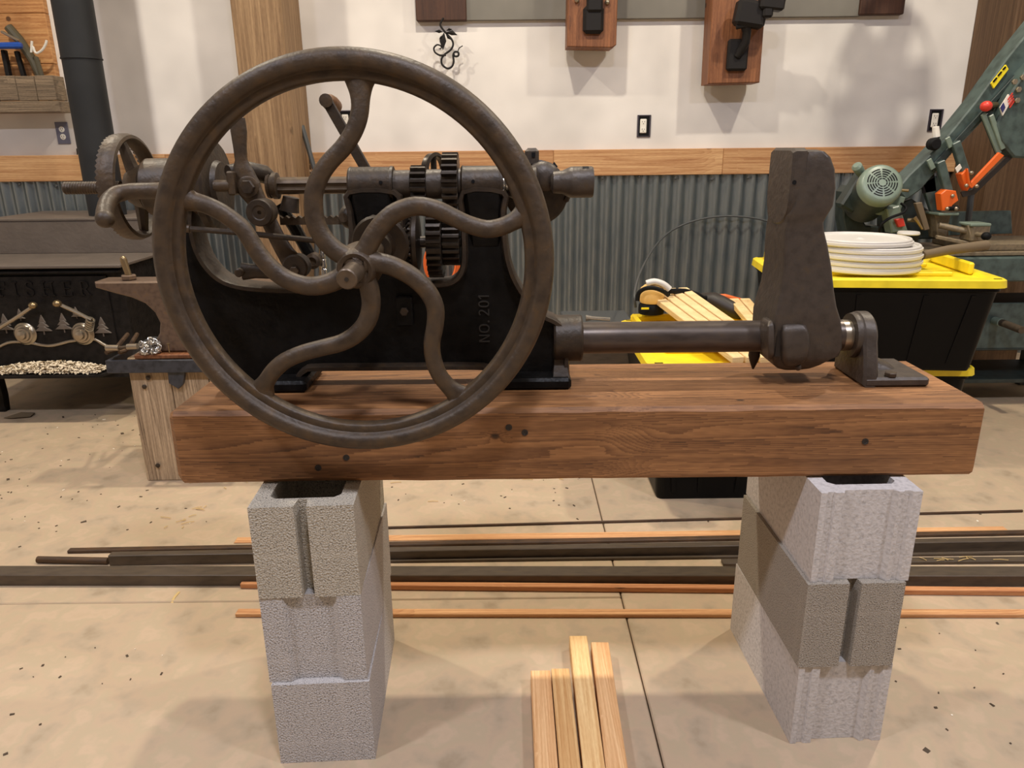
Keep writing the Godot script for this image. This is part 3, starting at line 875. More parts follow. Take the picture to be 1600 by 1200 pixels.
	for q in [[-0.2281, -0.194, 0.0275], [-0.1637, -0.1309, 0.0285], [-0.1006, -0.095, 0.03]]:
		var w: float = q[1] - q[0]
		part(B.new().lathe(v2s([[0.01, 0.0], [q[2] - 0.001, 0.0], [q[2], 0.001], [q[2], w - 0.001], [q[2] - 0.001, w], [0.01, w]]), ax("x", Vector3(q[0], sy, AZ)), 28), "spacer", M.casting, dr)
	part(B.new().ext(gear_outline(0.0365, 14, 0.009), 0.0, 0.0303, xplane(-0.194, sy, AZ), 0.0008), "small_gear", M.gear, dr, 20.0)
	part(B.new().ext(gear_outline(0.0605, 24, 0.009), 0.0, 0.0303, xplane(-0.1309, sy, AZ), 0.0008), "large_gear", M.gear, dr, 20.0)
	part(B.new().lathe(v2s([[0.02, 0.0], [0.024, 0.001], [0.024, 0.006], [0.0215, 0.007], [0.0215, 0.01], [0.0255, 0.011], [0.0255, 0.02], [0.018, 0.022]]), ax("x", Vector3(-0.4773, sy, AZ)), 20), "thrust_collar", M.iron, dr)
	part(B.new().lathe(v2s([[0.019, 0.0], [0.019, 0.0035], [0.016, 0.0045], [0.019, 0.0055], [0.019, 0.009]]), ax("x", Vector3(-0.0129, sy, AZ)), 24), "bright_collar", M.bright, dr)
	part(B.new().lathe(v2s([[0.016, 0.0], [0.026, 0.001], [0.029, 0.01], [0.03, 0.045], [0.032, 0.055], [0.02, 0.06]]), ax("x", Vector3(-0.0034, sy, AZ)), 24), "spindle_nose", M.iron_dark, dr, 45.0)
	var cx0 := 0.09
	part(B.new().lathe(v2s([[0.012, -0.01], [0.021, -0.005], [0.022, 0.004], [0.0225, 0.013], [0.0265, 0.022], [0.0295, 0.029], [0.0300, 0.034], [0.0300, 0.07], [0.0285, 0.0735], [0.012, 0.0735], [0.010, 0.05]]), ax("x", Vector3(cx0, sy + 0.001, AZ)), 32), "chuck", M.casting, dr, 40.0)
	part(B.new().box(Vector3(cx0 + 0.058, sy + 0.0285, AZ + 0.009), Vector3(0.013, 0.003, 0.011), 0.001, Basis(Vector3(1, 0, 0), 0.3)), "chuck_slot", M.rubber, dr.get_node("chuck"))
	# round face gear and domed boss behind the chuck
	var fc: Vector3 = Vector3(0.0538, 1.1203, -1.575)
	part(B.new().lathe(v2s([[0.01, -0.012], [0.06, -0.012], [0.0645, -0.008], [0.0645, 0.008], [0.058, 0.012], [0.02, 0.014]]), ax("z", fc), 40), "face_gear", M.iron_dark, dr, 40.0)
	part(B.new().ball(Vector3(0.0656, 1.1528, -1.545), Vector3(0.034, 0.03, 0.024), 18, 12), "domed_boss", M.casting, dr, 60.0)
	part(B.new().box(Vector3(0.0444, 1.1895, -1.56), Vector3(0.028, 0.036, 0.022), 0.006), "lug", M.casting, dr)
	part(B.new().box(Vector3(0.0472, 1.1944, -1.5485), Vector3(0.007, 0.009, 0.002)), "lug_hole", M.rubber, dr)
	part(B.new().box(Vector3(0.1151, 1.1085, -1.57), Vector3(0.012, 0.014, 0.02), 0.003, Basis(Vector3(0, 0, 1), -0.4)), "lug", M.iron_dark, dr)
	part(B.new().tube([Vector3(0.0847, 1.1691, -1.57), Vector3(0.0898, 1.1765, -1.57), Vector3(0.0937, 1.1691, -1.57)], 0.004, 8), "dog", M.rubber, dr)

	# --- feed end: threaded screw, ratchet hand wheel, sleeve ---
	var x0 := -0.8795
	var prof := [Vector2(0.004, 0.0)]
	for i in 44:
		prof.append(Vector2(0.0125 if i % 2 else 0.0108, 0.001 + i * 0.0026))
	part(B.new().lathe(prof, ax("x", Vector3(x0, sy, AZ)), 18), "feed_screw", M.iron, dr, 20.0)
	var rx := -0.7466
	var rings := []
	var nt := 112
	for j in nt:
		var g := TAU * j / nt
		var th: float = 0.004 if j % 2 == 0 else 0.0
		var one := []
		for p in [[0.084, -0.008], [0.086, 0.010], [0.092, 0.017], [0.098, 0.015], [0.1015, 0.006], [0.1015 - th * 0.4, -0.006], [0.099, -0.014 - th], [0.091, -0.014 - th]]:
			one.append(Vector3(rx + p[1], sy + cos(g) * p[0], AZ + sin(g) * p[0]))
		rings.append(one)
	var rw := part(B.new().loft(rings, false, true), "ratchet_wheel", M.iron, dr, 40.0)
	for i in 4:
		var g := TAU * (i + 0.13) / 4
		part(B.new().tube([Vector3(rx + 0.012, sy + cos(g) * 0.03, AZ + sin(g) * 0.03), Vector3(rx + 0.003, sy + cos(g) * 0.088, AZ + sin(g) * 0.088)], [0.014, 0.009], 8), "spoke", M.iron, rw)
	part(B.new().lathe(v2s([[0.013, -0.005], [0.03, 0.0], [0.038, 0.012], [0.044, 0.03], [0.046, 0.034], [0.043, 0.036], [0.05, 0.038], [0.0545, 0.042], [0.055, 0.145], [0.05, 0.15], [0.015, 0.15]]), ax("x", Vector3(-0.7491, sy, AZ)), 36), "feed_sleeve", M.iron, dr, 30.0)
	var fx := -0.594
	part(B.new().lathe(v2s([[0.02, 0.0], [0.084, 0.0], [0.089, 0.004], [0.089, 0.016], [0.084, 0.02], [0.05, 0.021], [0.046, 0.03], [0.018, 0.03]]), ax("x", Vector3(fx, sy, AZ)), 40), "sleeve_flange", M.iron_dark, dr, 35.0)
	part(B.new().tube(smooth3([Vector3(-0.6353, 1.1419, -1.462), Vector3(-0.643, 1.1397, -1.44), Vector3(-0.6541, 1.1392, -1.43), Vector3(-0.6991, 1.1387, -1.425), Vector3(-0.7208, 1.135, -1.415), Vector3(-0.7278, 1.1238, -1.395), Vector3(-0.722, 1.108, -1.365), Vector3(-0.7111, 1.0967, -1.34)], 4), 0.0148, 14), "feed_handle", M.iron, dr, 60.0)
	part(B.new().ball(Vector3(-0.71, 1.0969, -1.338), Vector3(0.0165, 0.016, 0.016), 14, 10), "handle_knob", M.iron, dr, 60.0)

	# --- feed lever and its rollers ---
	var lv: Array = [Vector3(-0.5032, 1.2664, -1.47), Vector3(-0.5036, 1.2429, -1.47), Vector3(-0.5049, 1.2122, -1.47), Vector3(-0.505, 1.1915, -1.47), Vector3(-0.5039, 1.1707, -1.47), Vector3(-0.4974, 1.1437, -1.47), Vector3(-0.4875, 1.1234, -1.47), Vector3(-0.4777, 1.1019, -1.47), Vector3(-0.4654, 1.0789, -1.47), Vector3(-0.4539, 1.0483, -1.47), Vector3(-0.4385, 1.016, -1.47), Vector3(-0.4233, 0.9921, -1.47)]
	part(B.new().tube(smooth3(lv, 3), _spread([0.014, 0.0155, 0.0125, 0.012, 0.02, 0.0245, 0.02, 0.0165, 0.0155, 0.016, 0.018, 0.023], 3), 14, true, false, 0.45), "feed_lever", M.iron, dr, 50.0)
	part(B.new().tube([Vector3(-0.5329, 1.1709, -1.47), Vector3(-0.509, 1.1722, -1.5), Vector3(-0.4847, 1.1638, -1.53), Vector3(-0.4674, 1.1457, -1.55)], [0.012, 0.018, 0.018, 0.012], 12), "lever_fork", M.iron_dark, dr, 60.0)
	part(B.new().box(Vector3(-0.5222, 1.1502, -1.46), Vector3(0.014, 0.044, 0.03), 0.003), "clamp_block", M.iron, dr)
	part(B.new().lathe(v2s([[0.004, 0.0], [0.009, 0.001], [0.011, 0.006], [0.011, 0.03]]), along(Vector3(-0.5564, 1.1464, -1.45), Vector3(-0.5236, 1.1446, -1.455)), 12), "clamp_stud", M.iron, dr)
	part(B.new().lathe(v2s([[0.02, 0.0], [0.02, 0.004], [0.016, 0.006]]), ax("z", Vector3(-0.4941, 1.1429, -1.46)), 20), "washer", M.iron, dr)
	bolt(dr, Vector3(-0.4921, 1.1432, -1.454), 0.014, 0.01, M.iron_dark)
	part(B.new().lathe(v2s([[0.02, -0.03], [0.0245, -0.03], [0.0255, -0.026], [0.0255, 0.006], [0.0235, 0.009], [0.014, 0.009], [0.012, 0.0075], [0.004, 0.0075], [0.003, 0.004]]), ax("z", Vector3(-0.4715, 1.0966, -1.445)), 28), "roller", M.iron_dark, dr, 30.0)
	part(B.new().lathe(v2s([[0.018, -0.03], [0.0245, -0.03], [0.025, 0.0], [0.022, 0.004], [0.006, 0.004]]), ax("z", Vector3(-0.4194, 0.9906, -1.455)), 28), "roller", M.iron_dark, dr, 30.0)
	bolt(dr, Vector3(-0.4185, 0.9852, -1.45), 0.0095, 0.01, M.iron)
	part(B.new().lathe(v2s([[0.01, -0.02], [0.016, -0.018], [0.016, 0.006], [0.009, 0.009], [0.008, 0.004]]), ax("z", Vector3(-0.4059, 0.9906, -1.54)), 18), "roller", M.iron, dr, 30.0)
	part(B.new().tube([Vector3(-0.4727, 1.1018, -1.57), Vector3(-0.4457, 1.0564, -1.57), Vector3(-0.4147, 0.9903, -1.57)], [0.011, 0.013, 0.013], 10), "link_arm", M.black_paint, dr)
	part(B.new().tube([Vector3(-0.435, 1.1192, -1.53), Vector3(-0.4415, 1.0919, -1.53)], [0.016, 0.02], 12), "pawl", M.iron_dark, dr)
	part(B.new().tube([Vector3(-0.622, 1.0696, -1.44), Vector3(-0.5069, 1.0594, -1.44), Vector3(-0.3591, 1.0411, -1.45)], 0.0055, 10), "connecting_rod", M.iron_dark, dr)
	part(B.new().lathe(v2s([[0.006, 0.0], [0.0075, 0.001], [0.0075, 0.011], [0.006, 0.012]]), along(Vector3(-0.6173, 1.0689, -1.44), Vector3(-0.5069, 1.0594, -1.44)), 10), "rod_end", M.iron, dr)
	# toothed rack and its pivot
	var rk := []
	var a0: Vector2 = Vector2(-0.4663, 1.0817)
	var a1: Vector2 = Vector2(-0.3261, 1.0815)
	for i in 23:
		var t := i / 22.0
		rk.append(a0.lerp(a1, t) + Vector2(0, -0.005 if i % 2 else 0.0))
	rk.append(a1 + Vector2(0, -0.018)); rk.append(a0 + Vector2(0, -0.018))
	part(B.new().ext(rk, -1.543, -1.557), "rack", M.iron, dr, 15.0)
	part(B.new().ball(Vector3(-0.3178, 1.0797, -1.54), Vector3(0.028, 0.026, 0.03), 16, 10), "rack_pivot", M.iron_dark, dr, 60.0)
	part(B.new().lathe(v2s([[0.009, 0.0], [0.009, 0.004]]), ax("z", Vector3(-0.3306, 1.0795, -1.515)), 12), "pivot_pin", M.iron, dr)
	# pawl on the curved rail
	part(B.new().tube([Vector3(-0.5293, 0.9811, -1.475), Vector3(-0.5029, 0.9809, -1.475), Vector3(-0.4731, 0.9755, -1.475), Vector3(-0.4461, 0.9676, -1.475)], [0.0175, 0.014, 0.01, 0.006], 14, true, false, 0.6), "rail_pawl", M.iron_dark, dr, 50.0)
	part(B.new().lathe(v2s([[0.0085, 0.0], [0.0085, 0.012], [0.006, 0.014]]), ax("z", Vector3(-0.5308, 0.981, -1.468)), 14), "pin", M.iron, dr)
	part(B.new().lathe(v2s([[0.006, 0.0], [0.006, 0.012], [0.0045, 0.014], [0.0065, 0.018], [0.0065, 0.032], [0.004, 0.034], [0.0055, 0.038], [0.0055, 0.046], [0.003, 0.05]]), ax("y", Vector3(-0.3897, 0.9581, -1.56)), 12), "oiler", M.bright, dr)

	# --- crank behind the spindle ---
	part(B.new().bar(Vector3(-0.3737, 1.3033, -1.64), Vector3(-0.2789, 1.1213, -1.64), 0.022, 0.009, 0.002, Vector3(0, 0, 1)), "crank_arm", M.iron_dark, dr)
	part(B.new().lathe(v2s([[0.006, -0.004], [0.0135, -0.003], [0.0135, 0.004], [0.008, 0.006]]), along(Vector3(-0.3744, 1.3041, -1.632), Vector3(-0.3874, 1.3067, -1.7)), 16), "washer", M.iron, dr)
	part(B.new().lathe(v2s([[0.008, 0.0], [0.013, 0.004], [0.0165, 0.02], [0.017, 0.05], [0.015, 0.085], [0.009, 0.1]]), along(Vector3(-0.3746, 1.3039, -1.65), Vector3(-0.3796, 1.2967, -1.76)), 18), "crank_grip", M.handle_wood, dr, 50.0)
	var hw := Transform3D(Basis(Vector3(-0.5, 0, 0.866), Vector3(0.866, 0, 0.5), Vector3(0, -1, 0)), Vector3(-0.1601, 1.162, -1.64))
	part(B.new().ring(v2s([[0.037, 0.0], [0.039, 0.007], [0.032, 0.01], [0.029, 0.004], [0.031, -0.006], [0.037, -0.007]]), hw, 36), "hand_wheel", M.gear, dr, 50.0)
	part(B.new().box(hw.origin + Vector3(0.0, 0.004, 0), Vector3(0.012, 0.06, 0.012), 0.002), "hand_wheel_spoke", M.gear, dr)

	# --- column, table arm, foot ---
	part(B.new().lathe(v2s([[0.02, 0.0], [0.033, 0.0], [0.033, 0.554]]), ax("x", Vector3(0.1353, 0.8262, AZ)), 36), "column", M.column, dr)
	part(B.new().lathe(v2s([[0.02, 0.0], [0.0325, 0.0], [0.0325, 0.05]]), ax("x", Vector3(0.6813, 0.8262, AZ)), 36), "column_end", M.nickel, dr)
	# arm: levels of (height, x from, x to, front, back)
	var arm := []
	for q in [[1.1993, 0.5443, 0.5826, 1.475, 1.575], [1.1959, 0.5375, 0.5926, 1.464, 1.586], [1.1856, 0.5374, 0.6034, 1.46, 1.59], [1.1637, 0.5385, 0.6132, 1.458, 1.592], [1.1287, 0.5398, 0.6187, 1.457, 1.593], [1.0967, 0.5382, 0.6177, 1.457, 1.593], [1.0776, 0.5328, 0.6089, 1.459, 1.591], [1.0655, 0.5341, 0.6054, 1.463, 1.587], [1.0485, 0.5321, 0.6086, 1.463, 1.587], [1.0204, 0.5325, 0.6182, 1.462, 1.588], [0.9769, 0.5343, 0.6308, 1.461, 1.589], [0.9326, 0.5324, 0.6399, 1.459, 1.591], [0.9005, 0.5267, 0.6476, 1.456, 1.594], [0.8745, 0.5228, 0.6585, 1.455, 1.595], [0.8482, 0.5227, 0.6656, 1.457, 1.593], [0.815, 0.5259, 0.6697, 1.458, 1.592], [0.7975, 0.5289, 0.6654, 1.46, 1.59], [0.788, 0.5324, 0.6483, 1.463, 1.587], [0.7772, 0.5386, 0.6339, 1.468, 1.582], [0.7676, 0.55, 0.6193, 1.478, 1.572], [0.7608, 0.5651, 0.6044, 1.492, 1.558]]:
		arm.append(_rrect(q[0], q[1], q[2], -q[3], -q[4], 0.009))
	var ta := part(B.new().loft(arm), "table_arm", M.casting, dr, 30.0)
	# round table pad on the face of the arm that looks along the column
	var pad := [Vector2(0.05, 1.203), Vector2(0.066, 1.1971), Vector2(0.068, 1.1664), Vector2(0.067, 1.1087)]
	for i in range(1, 12):
		var g := PI * i / 12.0
		pad.append(Vector2(cos(g) * 0.066, 1.1026 - sin(g) * 0.0481))
	for k in [3, 2, 1, 0]: pad.append(Vector2(-pad[k].x, pad[k].y))
	part(B.new().ext(pad, 0.0, 0.03, xplane(0.5308, 0.0, AZ), 0.005), "table_pad", M.casting, ta, 30.0)
	part(B.new().lathe(v2s([[0.003, 0.0], [0.0048, 0.0002], [0.0048, 0.001]]), ax("z", Vector3(0.5841, 0.8944, -1.4585)), 14), "hole", M.rubber, ta)
	part(B.new().lathe(v2s([[0.003, 0.0], [0.0042, 0.0002], [0.0042, 0.001]]), ax("z", Vector3(0.5362, 1.1408, -1.457)), 14), "hole", M.rubber, ta)
	# clamp ears, and a dark strip painted for the shade in the slot between
	var ear := []
	for q in [[0.8697, 0.5472, 0.5752, 1.462], [0.8645, 0.5401, 0.5885, 1.45], [0.8515, 0.5389, 0.5937, 1.4435], [0.8251, 0.5415, 0.5979, 1.442], [0.8038, 0.5449, 0.5977, 1.4435], [0.7877, 0.5504, 0.5917, 1.449], [0.7756, 0.5593, 0.5827, 1.462]]:
		ear.append(_rrect(q[0], q[1], q[2], -q[3], -1.5, 0.009))
	part(B.new().loft(ear), "clamp_ear", M.casting, ta, 50.0)
	ear = []
	for q in [[0.8724, 0.5159, 0.5235, 1.462], [0.8645, 0.5103, 0.5237, 1.451], [0.8383, 0.5114, 0.5255, 1.446], [0.8091, 0.5155, 0.5283, 1.447], [0.7931, 0.5221, 0.5299, 1.462]]:
		ear.append(_rrect(q[0], q[1], q[2], -q[3], -1.5, 0.004))
	part(B.new().loft(ear), "clamp_ear", M.casting, ta, 50.0)
	part(B.new().box(Vector3(0.537, 0.8293, -1.4585), Vector3(0.011, 0.06, 0.004), 0.001), "slot_shade_strip", M.dark_brown, ta)
	part(B.new().ball(Vector3(0.5839, 0.7754, -1.462), Vector3(0.007, 0.007, 0.006), 12, 8), "clamp_pin", M.casting, ta, 60.0)
	part(B.new().lathe(v2s([[0.008, 0.024], [0.0115, 0.02], [0.0125, 0.006], [0.009, -0.006], [0.002, -0.0235]]), ax("y", Vector3(0.5217, 0.7704, -1.55)), 14), "clamp_point", M.iron_dark, dr, 40.0)
	# foot bracket
	var fx0 := 0.7199
	var fx1 := 0.8536
	var ft := part(B.new().box(Vector3((fx0 + fx1) / 2, 0.7432, -1.528), Vector3(fx1 - fx0, 0.02, 0.15), 0.005), "foot_bracket", M.casting, dr)
	var arch := [Vector2(-0.074, 0.7335), Vector2(0.074, 0.7335), Vector2(0.0735, 0.76), Vector2(0.062, 0.80)]
	for i in 15:
		var g := PI * i / 14.0 - 0.0
		arch.append(Vector2(cos(g) * 0.0535, 0.8262 - 0.004 + sin(g) * 0.0535))
	arch.append(Vector2(-0.062, 0.80)); arch.append(Vector2(-0.0735, 0.76))
	part(B.new().ext(arch, 0.0, 0.03, xplane(fx0 - 0.002, 0.0, -1.528), 0.005), "upright", M.casting, ft, 30.0)
	part(B.new().lathe(v2s([[0.03, 0.0], [0.046, 0.002], [0.048, 0.01], [0.046, 0.016]]), ax("x", Vector3(fx0 - 0.014, 0.8262, AZ)), 30), "collar", M.casting, ft, 40.0)
	part(B.new().loft([_rrect(0.7525, fx0 + 0.02, fx0 + 0.098, -1.512, -1.6, 0.02), _rrect(0.759, fx0 + 0.02, fx0 + 0.09, -1.516, -1.596, 0.02), _rrect(0.764, fx0 + 0.02, fx0 + 0.072, -1.52, -1.59, 0.016), _rrect(0.772, fx0 + 0.02, fx0 + 0.05, -1.522, -1.588, 0.01), _rrect(0.79, fx0 + 0.02, fx0 + 0.034, -1.524, -1.585, 0.006)]), "web", M.casting, ft, 50.0)
	bolt(ft, Vector3(0.777, 0.753, -1.4658), 0.0125, 0.009, M.iron, "bolt", "y")

func _rrect(y: float, x0: float, x1: float, z0: float, z1: float, r: float) -> Array:   # rounded rectangle ring
	var o := []
	for c in [[x1 - r, z0 - r, 0.0], [x0 + r, z0 - r, PI / 2], [x0 + r, z1 + r, PI], [x1 - r, z1 + r, PI * 1.5]]:
		for k in 4:
			var g: float = c[2] + PI / 2 * k / 3.0
			o.append(Vector3(c[0] + cos(g) * r, y, c[1] + sin(g) * r))
	return o

func _spread(a: Array, k: int) -> Array:   # radii that go with smooth3
	var o := []
	for i in a.size() - 1:
		for j in k: o.append(lerpf(a[i], a[i + 1], float(j) / k))
	o.append(a[-1])
	return o


func outlet(at: Vector3, plate: bool, label: String) -> void:
	var o := thing("wall_outlet", at, label, "outlet", "wall outlets")
	if plate:
		part(B.new().box(at + Vector3(0, 0, 0.003), Vector3(0.07, 0.115, 0.006), 0.002), "cover_plate", M.plate_grey, o)
	else:
		var f := B.new()
		f.box(at + Vector3(-0.033, 0, 0.003), Vector3(0.008, 0.115, 0.006)); f.box(at + Vector3(0.033, 0, 0.003), Vector3(0.008, 0.115, 0.006))
		f.box(at + Vector3(0, 0.0545, 0.003), Vector3(0.058, 0.006, 0.006)); f.box(at + Vector3(0, -0.0545, 0.003), Vector3(0.058, 0.006, 0.006))
		part(f, "box_rim", M.outlet_box, o)
		part(B.new().box(at + Vector3(0, 0, 0.001), Vector3(0.06, 0.108, 0.002)), "box_back", M.rubber, o)
		part(B.new().box(at + Vector3(-0.004, 0, 0.0045), Vector3(0.036, 0.074, 0.007), 0.004), "device", M.outlet_white, o)
	for s in [-1, 1]:
		var c := at + Vector3(0.0 if plate else -0.004, 0.0195 * s, 0.0075)
		var r := part(B.new().lathe(v2s([[0.0155, -0.003], [0.0155, 0.0], [0.014, 0.001]]), ax("z", c), 16), "receptacle", M.outlet_white, o)
		for q in [[-0.006, 0.003, 0.0022, 0.008], [0.006, 0.003, 0.0022, 0.007], [0.0, -0.007, 0.004, 0.004]]:
			part(B.new().box(c + Vector3(q[0], q[1], 0.0012), Vector3(q[2], q[3], 0.0006)), "slot", M.rubber, r)

func build_wall_things() -> void:
	# posts standing against the wall
	structure("trim_2", B.new().box(Vector3(-1.2198, 2.0, -4.175), Vector3(0.2447, 4.0, 0.35), 0.006), M.post)
	structure("trim_3", B.new().box(Vector3(2.6402, 2.0, -4.175), Vector3(0.34, 4.0, 0.35), 0.006), M.post_dark)
	# stove pipe
	var pd := -3.9
	var pipe := thing("stove_pipe", Vector3(-2.0522, 0.9, pd), "matte black round stove pipe rising from the wood stove", "stove pipe")
	var px := pipe.position.x + 0.003
	var pr := 0.0872
	part(B.new().lathe([Vector2(pr, 0.0), Vector2(pr, 0.7358)], Transform3D(Basis(), Vector3(px, 0.9, pd)), 40), "lower_pipe", M.pipe, pipe)
	part(B.new().lathe([Vector2(pr + 0.002, 0.7358), Vector2(pr + 0.002, 3.05)], Transform3D(Basis(), Vector3(px, 0.9, pd)), 40), "upper_pipe", M.pipe, pipe)
	part(B.new().ring(v2s([[pr, -0.004], [pr + 0.005, -0.003], [pr + 0.005, 0.003], [pr, 0.004]]), Transform3D(Basis(), Vector3(px, 1.633, pd)), 40), "seam", M.pipe, pipe)
	# outlets
	outlet(Vector3(-2.4581, 1.3069, -4.35), true, "white duplex outlet with blue-grey cover plate beside the stove pipe")
	outlet(Vector3(-0.8948, 1.3513, -4.35), false, "uncovered white outlet seen through the flywheel beside the crank")
	outlet(Vector3(0.7407, 1.3118, -4.35), false, "uncovered white outlet in bare wall between the flywheel and the table arm")
	outlet(Vector3(2.3418, 1.3258, -4.35), false, "uncovered white outlet partly behind the band saw")
	# hook by the pipe
	solo(B.new().tube([Vector3(-2.3891, 1.2255, -4.335), Vector3(-2.3931, 1.185, -4.335), Vector3(-2.3553, 1.1982, -4.335), Vector3(-2.3338, 1.1996, -4.335), Vector3(-2.3544, 1.2032, -4.335), Vector3(-2.3874, 1.2255, -4.335)], 0.0035, 6, true), "wire_hook", M.iron_black, Vector3(-2.3674, 1.205, -4.34), "small black wire hook on the wall beside the stove pipe", "hook")

	# display board with dark ends, and two thick wood plaques carrying old iron vises
	var y0 := 1.8455
	var bd := thing("display_board", Vector3(0.7926, y0, -4.33), "long grey display board with dark wood ends on the white wall", "board")
	var xa := -0.481
	var xb := -0.2171
	var xc := 1.8361
	var xd := 2.0672
	part(B.new().box(Vector3((xb + xc) / 2, y0 + 0.3, -4.335), Vector3(xc - xb + 0.02, 0.6, 0.03), 0.002), "metal_panel", M.panel_grey, bd)
	part(B.new().box(Vector3((xa + xb) / 2, y0 + 0.297, -4.325), Vector3(xb - xa, 0.6, 0.05), 0.004), "end_block", M.end_wood, bd)
	part(B.new().box(Vector3((xc + xd) / 2, y0 + 0.305, -4.325), Vector3(xd - xc, 0.6, 0.05), 0.004), "end_block", M.end_wood, bd)
	var p1 := thing("wood_plaque", Vector3(0.4213, 1.6918, -4.26), "thick brown wood plaque with rounded black latch plate and two pale bolts", "plaque")
	part(B.new().ext([Vector2(0.3038, 1.9117) + Vector2(0, 0.3), Vector2(0.3, 1.6959), Vector2(0.5329, 1.6892), Vector2(0.5521, 1.7025), Vector2(0.5519, 1.9094) + Vector2(0, 0.3)], -4.17, -4.319, Transform3D(), 0.004), "plaque_board", M.plaque, p1)
	part(B.new().box(Vector3(0.43, 1.8176, -4.155), Vector3(0.105, 0.13, 0.035), 0.016), "latch_plate", M.iron_black, p1)
	part(B.new().box(Vector3(0.4341, 1.8955, -4.15), Vector3(0.08, 0.09, 0.05), 0.01), "latch_body", M.iron_black, p1)
	for q in [Vector3(0.3469, 1.909, -4.165), Vector3(0.5, 1.8989, -4.165)]:
		part(B.new().lathe(v2s([[0.012, 0.0], [0.013, 0.005], [0.009, 0.011], [0.003, 0.013]]), ax("z", q), 14), "bolt", M.nickel, p1, 50.0)
	var p2 := thing("wood_plaque", Vector3(1.1799, 1.5135, -4.26), "long brown wood plaque hanging low with a black iron vise on it", "plaque")
	part(B.new().ext([Vector2(1.0259, 1.9049) + Vector2(0, 0.3), Vector2(1.0337, 1.5119), Vector2(1.3028, 1.5154), Vector2(1.2969, 1.9023) + Vector2(0, 0.3)], -4.17, -4.319, Transform3D(), 0.004), "plaque_board", M.plaque, p2)
	part(B.new().box(Vector3(1.1714, 1.6467, -4.155), Vector3(0.105, 0.15, 0.035), 0.01), "vise_plate", M.iron_black, p2)
	part(B.new().tube([Vector3(1.1677, 1.6391, -4.14), Vector3(1.1959, 1.701, -4.11), Vector3(1.1925, 1.7455, -4.09), Vector3(1.1719, 1.8023, -4.08)], [0.02, 0.022, 0.022, 0.03], 10), "vise_stem", M.iron_black, p2, 50.0)
	part(B.new().box(Vector3(1.1986, 1.8251, -4.08), Vector3(0.15, 0.12, 0.08), 0.015, Basis(Vector3(0, 0, 1), -0.15)), "vise_body", M.iron_black, p2)
	part(B.new().box(Vector3(1.2894, 1.8652, -4.05), Vector3(0.12, 0.06, 0.07), 0.01, Basis(Vector3(0, 0, 1), -0.1)), "vise_jaw", M.iron_black, p2)
	part(B.new().box(Vector3(1.2711, 1.8255, -4.05), Vector3(0.05, 0.05, 0.06), 0.01), "vise_nut", M.iron_black, p2)
	part(B.new().tube([Vector3(1.1306, 1.7666, -4.07), Vector3(1.2373, 1.7815, -4.06)], 0.012, 8), "vise_bar", M.iron_black, p2)
	# forged hook with a leaf
	var hk := thing("forged_hook", Vector3(-0.3337, 1.7562, -4.29), "black forged iron hook with leaf and curled tendrils hanging under the display board", "hook")
	part(B.new().tube(smooth3([Vector3(-0.3363, 1.8531, -4.285), Vector3(-0.3542, 1.823, -4.285), Vector3(-0.3417, 1.7985, -4.285), Vector3(-0.3192, 1.7738, -4.285), Vector3(-0.2966, 1.7491, -4.285), Vector3(-0.2907, 1.7244, -4.285), Vector3(-0.305, 1.6998, -4.285), Vector3(-0.3362, 1.6784, -4.285), Vector3(-0.3539, 1.6568, -4.285), Vector3(-0.3516, 1.6286, -4.285), Vector3(-0.3252, 1.6096, -4.285), Vector3(-0.3011, 1.6187, -4.285), Vector3(-0.2901, 1.6437, -4.285), Vector3(-0.2924, 1.6748, -4.285), Vector3(-0.2818, 1.6903, -4.285), Vector3(-0.265, 1.687, -4.285), Vector3(-0.2655, 1.6715, -4.285), Vector3(-0.2825, 1.6685, -4.285), Vector3(-0.2889, 1.6779, -4.285)], 4), 0.0052, 8), "stem", M.iron_black, hk, 60.0)
	part(B.new().tube(smooth3([Vector3(-0.3294, 1.675, -4.283), Vector3(-0.3598, 1.6737, -4.283), Vector3(-0.3862, 1.6879, -4.283), Vector3(-0.3921, 1.7097, -4.283), Vector3(-0.3746, 1.7249, -4.283), Vector3(-0.3547, 1.7186, -4.283), Vector3(-0.3552, 1.7062, -4.283), Vector3(-0.3653, 1.7063, -4.283)], 4), _spread([0.005, 0.005, 0.0045, 0.0045, 0.004, 0.0035, 0.003, 0.0025], 4), 8), "tendril", M.iron_black, hk, 60.0)
	part(B.new().tube(smooth3([Vector3(-0.2683, 1.6868, -4.283), Vector3(-0.2609, 1.7053, -4.283), Vector3(-0.254, 1.7114, -4.283), Vector3(-0.2403, 1.719, -4.283)], 3), 0.0028, 6), "tendril", M.iron_black, hk)
	for q in [[Vector3(-0.335, 1.7853, -4.278), Vector3(-0.3433, 1.7425, -4.278), Vector3(-0.345, 1.6963, -4.278)], [Vector3(-0.3284, 1.7822, -4.278), Vector3(-0.295, 1.7818, -4.278), Vector3(-0.2653, 1.7693, -4.278)], [Vector3(-0.3416, 1.7853, -4.278), Vector3(-0.3616, 1.7886, -4.278), Vector3(-0.385, 1.7888, -4.278)], [Vector3(-0.3285, 1.7791, -4.278), Vector3(-0.3124, 1.7606, -4.278), Vector3(-0.2962, 1.7451, -4.278)], [Vector3(-0.3388, 1.7731, -4.278), Vector3(-0.3527, 1.7579, -4.278), Vector3(-0.3631, 1.7488, -4.278)], [Vector3(-0.3247, 1.7913, -4.278), Vector3(-0.3078, 1.7972, -4.278), Vector3(-0.2911, 1.797, -4.278)]]:
		var mid: Vector3 = q[1]
		var dd: Vector3 = (q[2] - q[0]).normalized()
		var nn: Vector3 = dd.cross(Vector3(0, 0, 1)) * (q[0].distance_to(q[2]) * 0.2)
		var bb := B.new()
